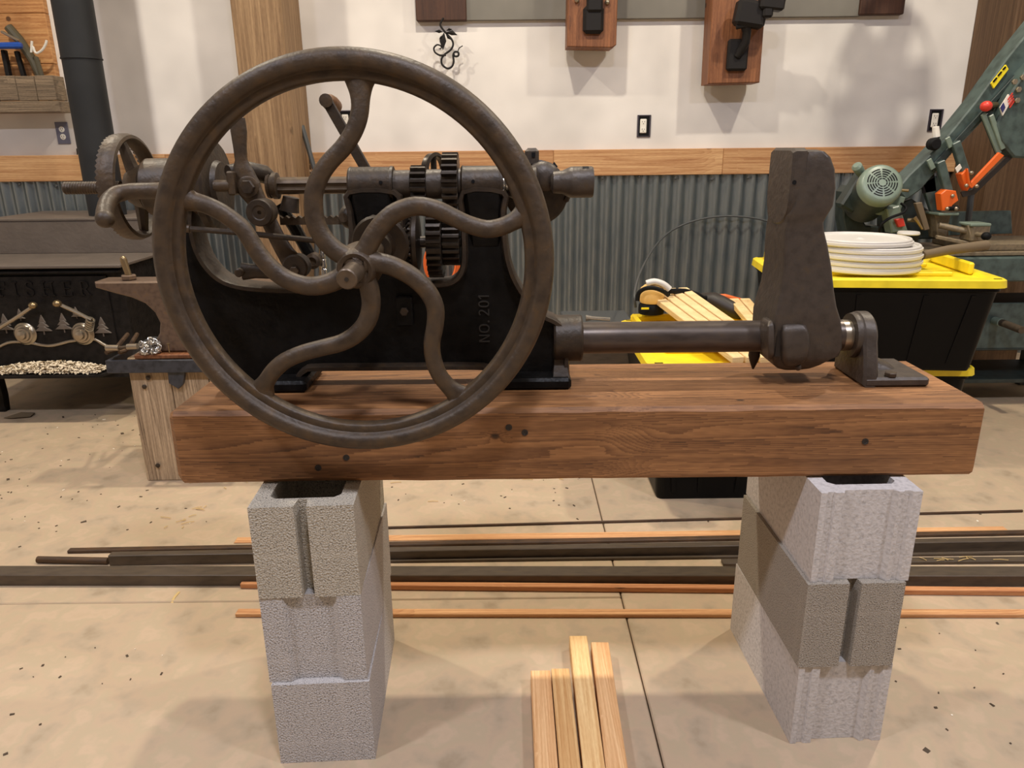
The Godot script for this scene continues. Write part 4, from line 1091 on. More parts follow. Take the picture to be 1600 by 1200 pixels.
		bb.loft([[q[0] + Vector3(0, 0, 0.001), q[0], q[0] - Vector3(0, 0, 0.001)], [mid + nn, mid + Vector3(0, 0, 0.007), mid - nn], [q[2] + Vector3(0, 0, 0.001), q[2], q[2] - Vector3(0, 0, 0.001)]])
		part(bb, "leaf", M.iron_black, hk, 20.0)

	# tool board in the corner: pine planks, a long box of old boards and the tools in it
	var tb := thing("tool_board", Vector3(-2.613, 1.406, -4.3), "pine plank tool board with a weathered wooden tool box", "tool board")
	var ex0 := -2.4179
	var ex1 := -2.4177
	for q in [[1.8997, 1.9614 + 0.12], [1.655, 1.8997], [1.4122, 1.655]]:
		part(B.new().box(Vector3(ex1 - 0.4, (q[0] + q[1]) / 2, -4.33), Vector3(0.8, q[1] - q[0] - 0.002, 0.04), 0.003), "plank", M.pine_board, tb)
	var by0 := 1.4677
	var by1 := 1.5891
	var bx1 := -2.3738
	for i in 6:
		part(B.new().box(Vector3(bx1 - 0.05 - i * 0.1, (by0 + by1) / 2 - 0.002 * (i % 2), -4.21), Vector3(0.098, by1 - by0, 0.018), 0.003), "box_board", M.old_board, tb)
	part(B.new().box(Vector3(bx1 - 0.3, 1.4362, -4.25), Vector3(0.62, 0.0568, 0.11), 0.004), "box_floor", M.old_board, tb)
	part(B.new().box(Vector3(bx1 - 0.009, (by0 + by1) / 2, -4.26), Vector3(0.016, by1 - by0, 0.09), 0.002), "box_side", M.old_board, tb)
	var t := thing("bar_clamp", Vector3(-2.5731, 1.741, -4.24), "blue bar clamp with a pale steel bar lying across the tool box", "clamp")
	part(B.new().bar(Vector3(-2.7209, 1.7328, -4.21), Vector3(-2.5094, 1.7338, -4.21), 0.036, 0.03, 0.008), "body", M.tool_blue, t)
	part(B.new().bar(Vector3(-2.6005, 1.8009, -4.21), Vector3(-2.5182, 1.755, -4.21), 0.018, 0.012, 0.003), "steel_bar", M.nickel, t)
	solo(B.new().tube([Vector3(-2.5995, 1.8309, -4.275), Vector3(-2.5558, 1.7695, -4.275), Vector3(-2.5031, 1.6672, -4.275), Vector3(-2.4809, 1.5762, -4.275)], [0.022, 0.024, 0.022, 0.018], 10), "rasp", M.tool_grip, Vector3(-2.4979, 1.6181, -4.25), "olive handled rasp leaning in the wooden tool box", "rasp")
	solo(B.new().bar(Vector3(-2.6372, 1.7194, -4.26), Vector3(-2.6368, 1.5639, -4.26), 0.035, 0.02, 0.004), "file", M.iron_black, Vector3(-2.6382, 1.5891, -4.26), "dark flat file upright under the blue clamp in the tool box", "file", "files in the tool box")
	solo(B.new().bar(Vector3(-2.5717, 1.7127, -4.26), Vector3(-2.5558, 1.5631, -4.26), 0.028, 0.02, 0.004), "file", M.iron_black, Vector3(-2.5607, 1.5883, -4.26), "dark slim file leaning against the rasp in the tool box", "file", "files in the tool box")
	var hs := thing("hacksaw", Vector3(-2.471, 1.6178, -4.25), "hacksaw with thin white frame standing in the wooden tool box", "hacksaw")
	part(B.new().tube(smooth3([Vector3(-2.467, 1.7576, -4.235), Vector3(-2.4815, 1.7029, -4.235), Vector3(-2.4686, 1.7333, -4.235), Vector3(-2.4636, 1.7088, -4.235), Vector3(-2.4522, 1.6995, -4.235), Vector3(-2.4226, 1.7145, -4.235), Vector3(-2.4011, 1.7387, -4.235), Vector3(-2.3903, 1.7599, -4.235)], 3), 0.006, 7), "frame", M.outlet_white, hs)
	part(B.new().bar(Vector3(-2.462, 1.6843, -4.235), Vector3(-2.4467, 1.5601, -4.235), 0.024, 0.02, 0.006), "handle", M.tool_grip, hs)

	# things leaning beside the post
	solo(B.new().tube([Vector3(-1.0999, 1.3263, -4.2), Vector3(-1.0277, 1.066, -4.13)]+ [Vector3(-1.1006, 0.014, -4.0335)], 0.013, 10), "leaning_pipe", M.cable_grey, Vector3(-1.0827, 1.2192, -4.2), "grey pipe leaning against the wooden post", "pipe")
	var st := thing("leaning_shaft", Vector3(-1.1138, 1.0681, -4.28), "dark stepped steel shaft standing between the wooden post and the grey pipe", "shaft")
	part(B.new().lathe(v2s([[0.02, -1.03], [0.02, 0.0], [0.024, 0.002], [0.024, 0.05], [0.02, 0.053], [0.022, 0.06], [0.022, 0.1], [0.012, 0.11]]), ax("y", Vector3(-1.1167, 1.0749, -4.28)), 16), "shaft_body", M.iron_dark, st)
	part(B.new().lathe(v2s([[0.0225, 0.0], [0.0245, 0.002], [0.0245, 0.012], [0.0225, 0.014]]), ax("y", Vector3(-1.1155, 1.0885, -4.28)), 16), "bright_ring", M.bright, st)
	# orange cord coiled on a peg behind the drill
	var co := thing("extension_cord", Vector3(-0.3968, 0.5303, -4.28), "orange extension cord coiled on the corrugated wall behind the gears", "cord")
	for i in 3:
		var pts := []
		for j in 36:
			var g := TAU * j / 36
			pts.append(Vector3(-0.3941, 0.5794, -4.27) + Vector3(sin(g) * (0.1 - 0.01 * i), cos(g) * (0.125 - 0.008 * i), 0.012 * i - 0.01 + 0.006 * sin(g * 2 + i)))
		part(B.new().tube(pts, 0.0065, 8, false, true), "loop", M.cord_orange, co, 60.0)
	part(B.new().tube([Vector3(-0.3971, 0.6573, -4.34), Vector3(-0.388, 0.67, -4.24)], 0.008, 8), "peg", M.iron_black, co)

	# caged drum fan hung in front of a warm lamp, above the picture: its round shadow falls on the wall
	var fc := Vector3(1.99, 2.42, -3.62)
	var fn := thing("drum_fan", fc + Vector3(0, 0.3, 0), "round grey drum fan hung from the ceiling near the wall", "fan")
	var fx := Transform3D(Basis(Vector3(1, 0, 0), Vector3(0, 0.5, 0.866).normalized(), Vector3(0, -0.866, 0.5)), fc)
	part(B.new().ring(v2s([[0.145, -0.05], [0.15, -0.05], [0.15, 0.05], [0.145, 0.05]]), fx, 40), "shroud", M.fan_metal, fn)
	for i in 5:
		var g := TAU * i / 5
		var r := fx.basis * Basis(Vector3(0, 1, 0), g)
		part(B.new().box(fc + r * Vector3(0.085, 0, 0), Vector3(0.11, 0.006, 0.1), 0.002, r * Basis(Vector3(1, 0, 0), 0.35)), "blade", M.fan_metal, fn)
	part(B.new().lathe(v2s([[0.02, -0.03], [0.045, -0.025], [0.045, 0.05], [0.02, 0.06]]), fx, 20), "motor", M.fan_metal, fn)
	part(B.new().tube([fc + Vector3(0, 0.13, 0), fc + Vector3(0, 1.52, 0)], 0.008, 8), "drop_rod", M.fan_metal, fn)


func build_stove() -> void:
	var so := thing("wood_stove", Vector3(-2.2, 0.0, -3.7), "black cast iron wood stove with stepped top and pine tree doors", "stove")
	var x1 := -1.7269
	var x0 := x1 - 0.84
	var xm := (x0 + x1) / 2
	# stepped plate top and body
	part(B.new().box(Vector3(xm, 0.73-0.006, -3.5177), Vector3(x1 - x0, 0.014, 0.4134), 0.003), "lower_top", M.stove, so)
	part(B.new().box(Vector3(xm, 0.809, -3.7244), Vector3(x1 - x0, 0.158, 0.014), 0.003), "riser", M.stove, so)
	part(B.new().box(Vector3(xm - 0.006, 0.888+0.006, -3.9622), Vector3(x1 - x0 - 0.012, 0.013, 0.4956), 0.003), "upper_top", M.stove, so)
	part(B.new().ext([Vector2(-3.356, 0.2), Vector2(-3.356, 0.73-0.014), Vector2(-3.7194, 0.73-0.014), Vector2(-3.7194, 0.888-0.002), Vector2(-4.19, 0.888-0.002), Vector2(-4.19, 0.2)], x0 + 0.02, x1 - 0.02, Transform3D(Basis(Vector3(0, 0, 1), Vector3(0, 1, 0), Vector3(1, 0, 0)), Vector3.ZERO), 0.003), "firebox", M.stove_black, so)
	# door with raised trees, lettering, draft caps and bent handles
	var dz := -3.356 + 0.012
	var dr := part(B.new().ext([Vector2(x0 + 0.03, 0.25), Vector2(-1.8179, 0.25), Vector2(-1.8179, 0.73-0.05), Vector2(x0 + 0.03, 0.73-0.05)], -3.356-0.002, dz, Transform3D(), 0.003), "door", M.stove_black, so)
	part(B.new().box(Vector3(xm, 0.73-0.032, dz + 0.006), Vector3(x1 - x0 - 0.04, 0.012, 0.03), 0.003), "top_lip", M.stove_black, so)
	var tm := MeshInstance3D.new()
	tm.name = "lettering"
	tm.mesh = text_mesh("F I S H E R", 0.088, 0.012)
	tm.material_override = M.stove_black
	dr.add_child(tm)
	tm.position = Vector3(-2.1049, 0.6199, -3.344) - origin_of(dr)
	for q in [Vector3(-2.3102, 0.4633, -3.342), Vector3(-2.1394, 0.4555, -3.342), Vector3(-2.0443, 0.4635, -3.342), Vector3(-1.8696, 0.4436, -3.342), Vector3(-2.2344, 0.5042, -3.342), Vector3(-1.9772, 0.5104, -3.342)]:
		var s := 1.0 if q.y < 0.4765 else 0.6
		var bb := B.new()
		for k in 3:
			var w: float = (0.016 + 0.011 * k) * s
			var yy: float = (0.02 - 0.019 * k) * s
			bb.ext([q_(q, -w, yy - 0.009 * s), q_(q, w, yy - 0.009 * s), q_(q, w * 0.28 if k else 0.001, yy + 0.013 * s + (0.0 if k else 0.014 * s)), q_(q, -w * 0.28 if k else -0.001, yy + 0.013 * s + (0.0 if k else 0.014 * s))], dz - 0.002, dz + 0.006 + 0.002 * k, Transform3D(), 0.0015)
		bb.box(q + Vector3(0, -0.034 * s, 0), Vector3(0.005, 0.02, 0.006) * s)
		part(bb, "raised_tree", M.stove, dr)
	part(B.new().tube(smooth3([Vector3(-2.3766, 0.3463, -3.342), Vector3(-2.3178, 0.3731, -3.342), Vector3(-2.2636, 0.3786, -3.342), Vector3(-2.2062, 0.3719, -3.342), Vector3(-2.1639, 0.3623, -3.342), Vector3(-2.1204, 0.3588, -3.342), Vector3(-2.0745, 0.3674, -3.342), Vector3(-2.0281, 0.379, -3.342), Vector3(-1.9683, 0.3845, -3.342), Vector3(-1.9149, 0.3869, -3.342), Vector3(-1.8834, 0.3653, -3.342), Vector3(-1.8513, 0.3467, -3.342)], 3), 0.0075, 8), "raised_hill_line", M.nickel, dr, 60.0)
	for q in [Vector3(-2.2246, 0.4169, -3.344), Vector3(-1.961, 0.4141, -3.344)]:
		part(B.new().lathe(v2s([[0.05, 0.0], [0.052, 0.008], [0.044, 0.013], [0.04, 0.02], [0.033, 0.021], [0.03, 0.03], [0.022, 0.031], [0.018, 0.042], [0.006, 0.046]]), ax("z", q), 28), "draft_cap", M.nickel, so, 30.0)
	for q in [[Vector3(-2.345, 0.4364, -3.306), Vector3(-2.2469, 0.4887, -3.306), Vector3(-2.1486, 0.5463, -3.306)], [Vector3(-1.8928, 0.4849, -3.306), Vector3(-1.9525, 0.5208, -3.306), Vector3(-2.0152, 0.5536, -3.306)]]:
		var h := part(B.new().tube(q, 0.0085, 8), "door_handle", M.nickel, so)
		part(B.new().ball(q[2] + Vector3(0.012 * signf(q[2].x - q[0].x), 0.01, 0.01), Vector3(0.019, 0.016, 0.019), 12, 8), "knob", M.brass, h, 60.0)
	for i in 5:
		part(B.new().ring(v2s([[0.014, -0.003], [0.02, -0.003], [0.02, 0.003], [0.014, 0.003]]), along(Vector3(-1.8985, 0.4849, -3.306) + Vector3(-0.003 * i, -0.009 * i, 0), Vector3(-1.947, 0.4213, -3.326)), 14), "spring_coil", M.nickel, so)
	# ash shelf and legs
	var sd0 := -3.2572
	var sxr := -1.8601
	part(B.new().ext([Vector2(x0 + 0.02, -3.356), Vector2(x0 + 0.02, sd0 + 0.0), Vector2(sxr - 0.05, sd0), Vector2(sxr - 0.01, sd0 - 0.02), Vector2(sxr + 0.02, -3.356)], 0.226, 0.24, Transform3D(Basis(Vector3(1, 0, 0), Vector3(0, 0, 1), Vector3(0, 1, 0)), Vector3.ZERO), 0.002), "ash_shelf", M.stove_black, so)
	for q in [[x0 + 0.06, -3.47], [x1 - 0.05, -3.47], [x0 + 0.06, -4.05], [x1 - 0.05, -4.05]]:
		part(B.new().loft([_rrect(0.0, q[0] - 0.018, q[0] + 0.03, q[1] + 0.02, q[1] - 0.02, 0.004), _rrect(0.08, q[0] - 0.022, q[0] + 0.036, q[1] + 0.022, q[1] - 0.022, 0.004), _rrect(0.228, q[0] - 0.032, q[0] + 0.03, q[1] + 0.024, q[1] - 0.024, 0.004)]), "leg", M.stove_black, so)
	# shavings heaped on the shelf
	var rng := RandomNumberGenerator.new()
	rng.seed = 77
	var sb := B.new()
	for i in 1900:
		var x := rng.randf_range(x1 - 0.62, sxr - 0.02)
		var dcen := absf((x - (sxr - 0.25)) / 0.3)
		var z := rng.randf_range(sd0 - 0.01, -3.356 + 0.02)
		var hh := 0.05 * exp(-dcen * dcen) * (1.0 - pow((z - (sd0 + -3.356) / 2) / (sd0 - -3.356) * 2.0, 2.0))
		var y := 0.241 + rng.randf() * maxf(hh, 0.004)
		var bs := Basis.from_euler(Vector3(rng.randf_range(-0.9, 0.9), rng.randf() * TAU, rng.randf_range(-0.6, 0.6)))
		var l := rng.randf_range(0.004, 0.012)
		var w := rng.randf_range(0.002, 0.0045)
		var c := Vector3(x, y + 0.004, z)
		var a0 := c + bs * Vector3(-l, 0, -w)
		var a1 := c + bs * Vector3(-l, 0, w)
		var m0 := c + bs * Vector3(0, 0.003, -w)
		var m1 := c + bs * Vector3(0, 0.003, w)
		var e0 := c + bs * Vector3(l, 0, -w)
		var e1 := c + bs * Vector3(l, 0, w)
		sb.quad(a0, a1, m1, m0); sb.quad(m0, m1, e1, e0)
	var sh := solo(sb, "wood_shavings", M.shavings, Vector3(-2.1, 0.24, -3.35), "heap of pale wood shavings on the stove ash shelf", "shavings", "", 60.0)
	sh.set_meta("kind", "stuff")

func q_(q: Vector3, x: float, y: float) -> Vector2: return Vector2(q.x + x, q.y + y)

func build_anvil() -> void:
	var d := 2.62
	var st := thing("anvil_stand", Vector3(-1.3677, -0.0342, -2.7), "heavy anvil stand of weathered upright timbers with a blue-black steel band", "stand")
	var xl := -1.4078
	var wd := [0.1507, 0.14, 0.14]
	var x := xl
	for i in 3:
		for k in 2:
			part(B.new().box(Vector3(x + wd[i] / 2, 0.245, -2.705 - 0.15 * k), Vector3(wd[i] - 0.003, 0.49, 0.147), 0.004), "timber", M.old_wood, st)
		x += wd[i]
	var bx0 := -1.4677
	var bx1 := x + 0.03
	var yb := 0.4893
	var yh := 0.0481
	for q in [[Vector3((bx0 + bx1) / 2, yb - yh / 2, -2.606), Vector3(bx1 - bx0, yh, 0.012)], [Vector3((bx0 + bx1) / 2, yb - yh / 2, -2.954), Vector3(bx1 - bx0, yh, 0.012)], [Vector3(bx0 + 0.006, yb - yh / 2, -2.78), Vector3(0.012, yh, 0.336)], [Vector3(bx1 - 0.006, yb - yh / 2, -2.78), Vector3(0.012, yh, 0.336)]]:
		part(B.new().box(q[0], q[1], 0.002), "steel_band", M.band, st)
	part(B.new().box(Vector3((bx0 + bx1) / 2 + 0.04, 0.4975, -2.78), Vector3(bx1 - bx0 - 0.12, 0.015, 0.33), 0.002), "wood_top", M.plaque, st)
	part(B.new().ext([Vector2(-1.2544, 0.4417), Vector2(-1.1907, 0.4459), Vector2(-1.2054, 0.3922), Vector2(-1.2243, 0.3751), Vector2(-1.2563, 0.3977)], -2.612, -2.63, Transform3D(), 0.002), "band_tab", M.band, st)
	for q in [Vector3(-1.3347, 0.4157, -2.628), Vector3(-1.3542, 0.3814, -2.628), Vector3(-1.353, 0.066, -2.628)]:
		part(B.new().lathe(v2s([[0.008, 0.0], [0.009, 0.004], [0.004, 0.007]]), ax("z", q), 10), "nail_head", M.iron_dark, st)
	var an := thing("anvil", Vector3(-1.2305, 0.458, -2.78), "old brown steel anvil on a timber stand beside the stove", "anvil")
	var pr := [Vector2(-1.4843, 0.7663), Vector2(-1.4834, 0.7453), Vector2(-1.4216, 0.7259), Vector2(-1.3614, 0.7088), Vector2(-1.3158, 0.687), Vector2(-1.2859, 0.6534), Vector2(-1.2729, 0.6149), Vector2(-1.281, 0.5763), Vector2(-1.3055, 0.54), Vector2(-1.3369, 0.5059), Vector2(-1.3388, 0.4787)]
	var ac: float = -1.134
	var pl := []
	for p in pr: pl.append(p)
	var yb2: float = pl[-1].y
	pl[-1].y = 0.5055
	pl[-2].y = 0.53
	pl.append(Vector2(ac + (ac - pl[10].x), 0.5055)); pl.append(Vector2(ac + (ac - pl[9].x), 0.53)); pl.append(Vector2(ac + (ac - pl[8].x), pl[8].y)); pl.append(Vector2(ac + (ac - pl[6].x), pl[6].y)); pl.append(Vector2(ac + 0.17, pl[4].y)); pl.append(Vector2(ac + 0.3, pl[0].y - 0.04)); pl.append(Vector2(ac + 0.31, pl[0].y - 0.015))
	pl.append(Vector2(ac + 0.2, pl[0].y))
	part(B.new().ext(pl, -2.65, -2.76, Transform3D(), 0.006), "anvil_body", M.anvil, an, 40.0)
	var bo := thing("hex_bolt", Vector3(-1.3774, 0.7808, -2.69), "upright brassy bolt with hex head standing on the anvil", "bolt")
	part(B.new().ext(hexagon(0.027), 0.0, 0.018, Transform3D(Basis(Vector3(1, 0, 0), Vector3(0, 0, -1), Vector3(0, 1, 0)), Vector3(-1.3774, pl[0].y + 0.0005, -2.69)), 0.003), "hex_head", M.anvil, bo)
	part(B.new().lathe(v2s([[0.011, 0.0], [0.012, 0.055], [0.0105, 0.064], [0.006, 0.07]]), along(Vector3(-1.3774, pl[0].y + 0.016, -2.69), Vector3(-1.3774 - 0.012, pl[0].y + 0.09, -2.69)), 14), "shank", M.brass, bo)
	# things on the stand
	var tu := thing("steel_tube", Vector3(-1.4118, 0.5208, -2.62), "shiny short steel tube held in a rusty bracket on the anvil stand", "tube")
	part(B.new().tube([Vector3(-1.4542, 0.5374, -2.6), Vector3(-1.4084, 0.5369, -2.6)], 0.011, 14), "tube_end", M.nickel, tu)
	part(B.new().tube([Vector3(-1.4084, 0.5369, -2.6), Vector3(-1.378, 0.5401, -2.6)], 0.006, 12), "tube_middle", M.iron, tu)
	part(B.new().tube([Vector3(-1.378, 0.5401, -2.6), Vector3(-1.3409, 0.542, -2.6)], 0.0105, 14), "tube_end", M.nickel, tu)
	for q in [[Vector3(-1.4689, 0.4854, -2.62), Vector3(-1.4572, 0.5081, -2.66), Vector3(-1.4526, 0.5247, -2.68), Vector3(-1.5279, 0.5022, -2.9)], [Vector3(-1.4216, 0.4897, -2.62), Vector3(-1.4125, 0.5058, -2.64), Vector3(-1.4086, 0.5173, -2.66), Vector3(-1.4897, 0.5018, -2.9)]]:
		var pp := []
		for v in q: pp.append(Vector3(v.x, maxf(v.y, 0.514), v.z))
		part(B.new().tube(pp, 0.008, 8), "bracket_leg", M.bar_rust, tu)
	var ch := thing("chain", Vector3(-1.3185, 0.492, -2.66), "small heap of shiny steel chain beside the anvil foot", "chain")
	var rng := RandomNumberGenerator.new()
	rng.seed = 9
	for i in 34:
		var c: Vector3 = Vector3(-1.3252, 0.5107, -2.645) + Vector3(rng.randf_range(-0.02, 0.045), rng.randf_range(0.0, 0.06) * (1.0 - i / 60.0), rng.randf_range(0.002, 0.034))
		var bs := Basis.from_euler(Vector3(rng.randf() * 3, rng.randf() * 3, rng.randf() * 3))
		var pts := []
		for j in 10:
			var g := TAU * j / 10
			pts.append(c + bs * Vector3(cos(g) * 0.012, sin(g) * 0.0075, 0))
		part(B.new().tube(pts, 0.0026, 6, false, true), "link", M.chain, ch, 60.0)
	part(B.new().lathe(v2s([[0.016, 0.0], [0.024, 0.001], [0.025, 0.006], [0.014, 0.01]]), ax("y", Vector3(-1.3308, 0.506, -2.635)), 18), "end_ring", M.chain, ch)
	solo(B.new().lathe(v2s([[0.002, 0.0], [0.002, 0.034], [0.006, 0.036], [0.006, 0.038]]), ax("y", Vector3(-1.2444, 0.5055, -2.63)), 8), "nail", M.brass, Vector3(-1.2444, 0.5055, -2.63), "small brassy nail standing in the anvil stand beside the chain", "nail")


func tote(c: Vector3, w: float, l: float, h: float, turn: float, label: String, lid_mat: String, foot := 0.86, walls := true) -> Node3D:   # black tub with a yellow lid; c is the middle of its base
	var o := thing("storage_tote", c, label, "tote", "black and yellow storage totes")
	var bs := Basis(Vector3(0, 1, 0), turn)
	var rings := []
	for k in [[0.0, foot - 0.02, 0.02], [0.015, foot, 0.03], [h * 0.5, foot + 0.05, 0.035], [h - 0.05, 0.955, 0.04], [h - 0.045, 0.975, 0.04], [h - 0.028, 0.975, 0.04]]:
		var r := []
		for p in _rrect(k[0], -w / 2 * k[1], w / 2 * k[1], l / 2 * k[1], -l / 2 * k[1], k[2]): r.append(c + bs * p)
		rings.append(r)
	part(B.new().loft(rings), "tub", M.tote_black, o, 40.0)
	for s in [-1, 1]:   # upright ribs on the long side that faces the room
		for k in [0.3, 0.72]:
			part(B.new().loft([[c + bs * Vector3(s * w * k / 2 * foot - 0.008, 0.03, l / 2 * foot), c + bs * Vector3(s * w * k / 2 * foot + 0.008, 0.03, l / 2 * foot), c + bs * Vector3(s * w * k / 2 * foot + 0.008, 0.03, l / 2 * foot + 0.004), c + bs * Vector3(s * w * k / 2 * foot - 0.008, 0.03, l / 2 * foot + 0.004)],
				[c + bs * Vector3(s * w * k / 2 - 0.008, h - 0.06, l / 2 * 0.955 - 0.002), c + bs * Vector3(s * w * k / 2 + 0.008, h - 0.06, l / 2 * 0.955 - 0.002), c + bs * Vector3(s * w * k / 2 + 0.008, h - 0.06, l / 2 * 0.955 + 0.003), c + bs * Vector3(s * w * k / 2 - 0.008, h - 0.06, l / 2 * 0.955 + 0.003)]]), "rib", M.tote_black, o)
	var lid_r := []
	for k in [[h - 0.032, 0.0], [h - 0.03, 0.006], [h - 0.004, 0.003], [h, -0.003]]:
		var r := []
		for p in _rrect(k[0], -w / 2 - k[1], w / 2 + k[1], l / 2 + k[1], -l / 2 - k[1], 0.045): r.append(c + bs * p)
		lid_r.append(r)
	for k in [[h, -0.035], [h - 0.014, -0.045]]:
		var r := []
		for p in _rrect(k[0], -w / 2 - k[1], w / 2 + k[1], l / 2 + k[1], -l / 2 - k[1], 0.02): r.append(c + bs * p)
		lid_r.append(r)
	var lid := part(B.new().loft(lid_r), "lid", M[lid_mat], o, 35.0)
	for s in [-1, 1]:   # raised end walls and pads
		if walls: part(B.new().box(c + bs * Vector3(s * (w / 2 - 0.05), h + 0.012, -l * 0.12), Vector3(0.02, 0.045, l * 0.6), 0.006, bs), "lid_wall", M[lid_mat], lid)
		part(B.new().box(c + bs * Vector3(0, h - 0.006, s * l * 0.2), Vector3(w * 0.68, 0.018, 0.035), 0.005, bs), "lid_ridge", M[lid_mat], lid)
		part(B.new().box(c + bs * Vector3(s * w * 0.23, h - 0.006, 0), Vector3(0.05, 0.018, l * 0.34), 0.005, bs), "lid_ridge", M[lid_mat], lid)
		for k in [-1, 1]:
			part(B.new().box(c + bs * Vector3(s * (w / 2 - 0.035), h + 0.0005, k * (l / 2 - 0.02)), Vector3(0.028, 0.002, 0.008), 0.0005, bs), "strap_slot", M.rubber, lid)
	if l > w:
		part(B.new().box(c + bs * Vector3(0, h + 0.012, -l / 2 + 0.03), Vector3(w * 0.86, 0.03, 0.03), 0.008, bs), "lid_wall", M[lid_mat], lid)
	return o

func build_totes() -> void:
	tote(Vector3(1.425, 0.0, -3.07), 0.79, 0.56, 0.375, -0.06, "black tote with yellow lid at the bottom of the stack beside the saw stand", "yellow", 0.88, false)
	tote(Vector3(1.43, 0.3815, -2.99), 0.79, 0.58, 0.355, -0.1, "black tote with yellow lid on top of the stack, carrying white bucket lids", "yellow")
	tote(Vector3(0.73, 0.0, -2.69), 0.56, 0.68, 0.525, 0.0, "tall black tote with yellow lid carrying pine strips and a sander", "yellow_b", 0.78)
	# bucket lids, one by one
	var says := ["topmost white bucket lid, slightly smaller, with raised centre dot", "second white bucket lid, directly under the smaller top lid", "white bucket lid in the middle of the stack on the tote", "white bucket lid resting on the lowest lid of the stack", "lowest white bucket lid, lying directly on the yellow tote lid"]
	var base := Vector3(1.40, 0.7385, -2.98)
	for i in 5:
		var k := 4 - i
		var c := base + Vector3([0.003, 0.006, 0.004, 0.002, -0.022][i], 0.0245 * i, [0.0, -0.004, 0.003, 0.0, 0.004][i])
		var r: float = [0.208, 0.21, 0.207, 0.206, 0.19][i]
		var o := thing("bucket_lid", c, says[k], "lid", "white bucket lids in a stack")
		part(B.new().lathe(v2s([[r - 0.03, 0.003], [r - 0.004, 0.0], [r, 0.004], [r, 0.013], [r - 0.006, 0.014], [r - 0.006, 0.02], [r - 0.009, 0.0235], [r - 0.016, 0.0235], [r - 0.02, 0.016], [0.02, 0.015], [0.016, 0.017], [0.004, 0.018]]), Transform3D(Basis(), c), 56), "disc", M.lid_white, o, 35.0)
		part(B.new().lathe(v2s([[0.012, 0.0], [0.01, 0.003], [0.003, 0.003]]), Transform3D(Basis(), c + Vector3(0, 0.017, 0) + Vector3(0, 0.0, 0.0)), 16), "centre_dot", M.lid_white, o)
	solo(B.new().tube([Vector3(1.5911, 0.7943, -2.9), Vector3(1.7136, 0.8062, -2.95), Vector3(1.8951, 0.818, -3)], [0.0165, 0.0185, 0.02], 14), "round_bar", M.hose_brown, Vector3(1.7136, 0.8062, -2.95), "brown round bar sticking out beside the bucket lids on the tote", "bar")
	var cu := thing("paper_cup", Vector3(1.7076, 0.7627, -3.2), "black paper cup with white rim behind the bucket lids", "cup")
	part(B.new().lathe(v2s([[0.03, 0.0], [0.042, 0.105]]), ax("y", Vector3(1.6835, 0.736, -3.2)), 18), "cup", M.rubber, cu)
	part(B.new().lathe(v2s([[0.043, 0.0], [0.045, 0.004], [0.042, 0.012]]), ax("y", Vector3(1.6835, 0.84, -3.2)), 18), "cup_lid", M.lid_white, cu)

	# palm sander with its cord, on the tall tote
	var sa := thing("palm_sander", Vector3(0.5644, 0.5598, -2.95), "yellow palm sander with black base and cord on the tall tote", "sander")
	var sc: Vector3 = Vector3(0.5617, 0.6173, -2.95)
	part(B.new().lathe(v2s([[0.05, -0.045], [0.052, -0.03], [0.05, -0.012], [0.044, -0.004]]), Transform3D(Basis(), sc + Vector3(0, -0.005, 0)), 20), "base", M.rubber, sa, 40.0)
	part(B.new().lathe(v2s([[0.044, -0.006], [0.05, 0.006], [0.052, 0.03], [0.045, 0.052], [0.03, 0.064], [0.01, 0.068]]), Transform3D(Basis(), sc), 20), "body", M.sander_tan, sa, 60.0)
	part(B.new().tube(smooth3([Vector3(0.4968, 0.6279, -2.9), Vector3(0.5006, 0.6584, -2.9), Vector3(0.5231, 0.6777, -2.89), Vector3(0.556, 0.6817, -2.88), Vector3(0.5915, 0.6688, -2.88), Vector3(0.6165, 0.6496, -2.9)], 3), 0.009, 8), "grip_band", M.rubber, sa)
	part(B.new().tube(smooth3([Vector3(0.5345, 0.6907, -2.93), Vector3(0.5645, 0.698, -2.93), Vector3(0.6003, 0.6874, -2.93), Vector3(0.6267, 0.6668, -2.93)], 3), 0.013, 8), "dust_port", M.lid_white, sa, 60.0)
	part(B.new().box(Vector3(0.5256, 0.6001, -2.885), Vector3(0.03, 0.008, 0.002)), "tag", M.label_yellow, sa)
	part(B.new().tube(smooth3([Vector3(0.6314, 0.6553, -2.95), Vector3(0.7044, 0.6453, -3), Vector3(0.7624, 0.6251, -3.02), Vector3(0.7947, 0.6076, -3.04), Vector3(0.8634, 0.606, -3.1), Vector3(0.892, 0.584, -3.1)], 3), 0.011, 8), "cord", M.rubber, sa, 60.0)
	part(B.new().tube(smooth3([Vector3(0.5106, 0.5773, -3.02), Vector3(0.5103, 0.638, -3.05), Vector3(0.5969, 0.675, -3.4), Vector3(0.7716, 0.7055, -4), Vector3(0.9055, 0.7549, -4.25), Vector3(1.0374, 0.8026, -4.29), Vector3(1.18, 0.8258, -4.29), Vector3(1.3244, 0.8208, -4.29), Vector3(1.453, 0.7948, -4.29), Vector3(1.6034, 0.7363, -4.29), Vector3(1.7974, 0.6263, -4.29)], 4), 0.0055, 8), "power_cord", M.cable_grey, sa, 60.0)
	# pine strips lying on the lid, far ends propped up
	var ends := [[Vector3(0.5723, 0.6103, -3.08), Vector3(0.7806, 0.4845, -2.44)], [Vector3(0.6444, 0.6095, -3.08), Vector3(0.833, 0.484, -2.44)], [Vector3(0.6871, 0.609, -3.08), Vector3(0.8723, 0.4835, -2.44)], [Vector3(0.7325, 0.6086, -3.08), Vector3(0.9203, 0.483, -2.44)]]
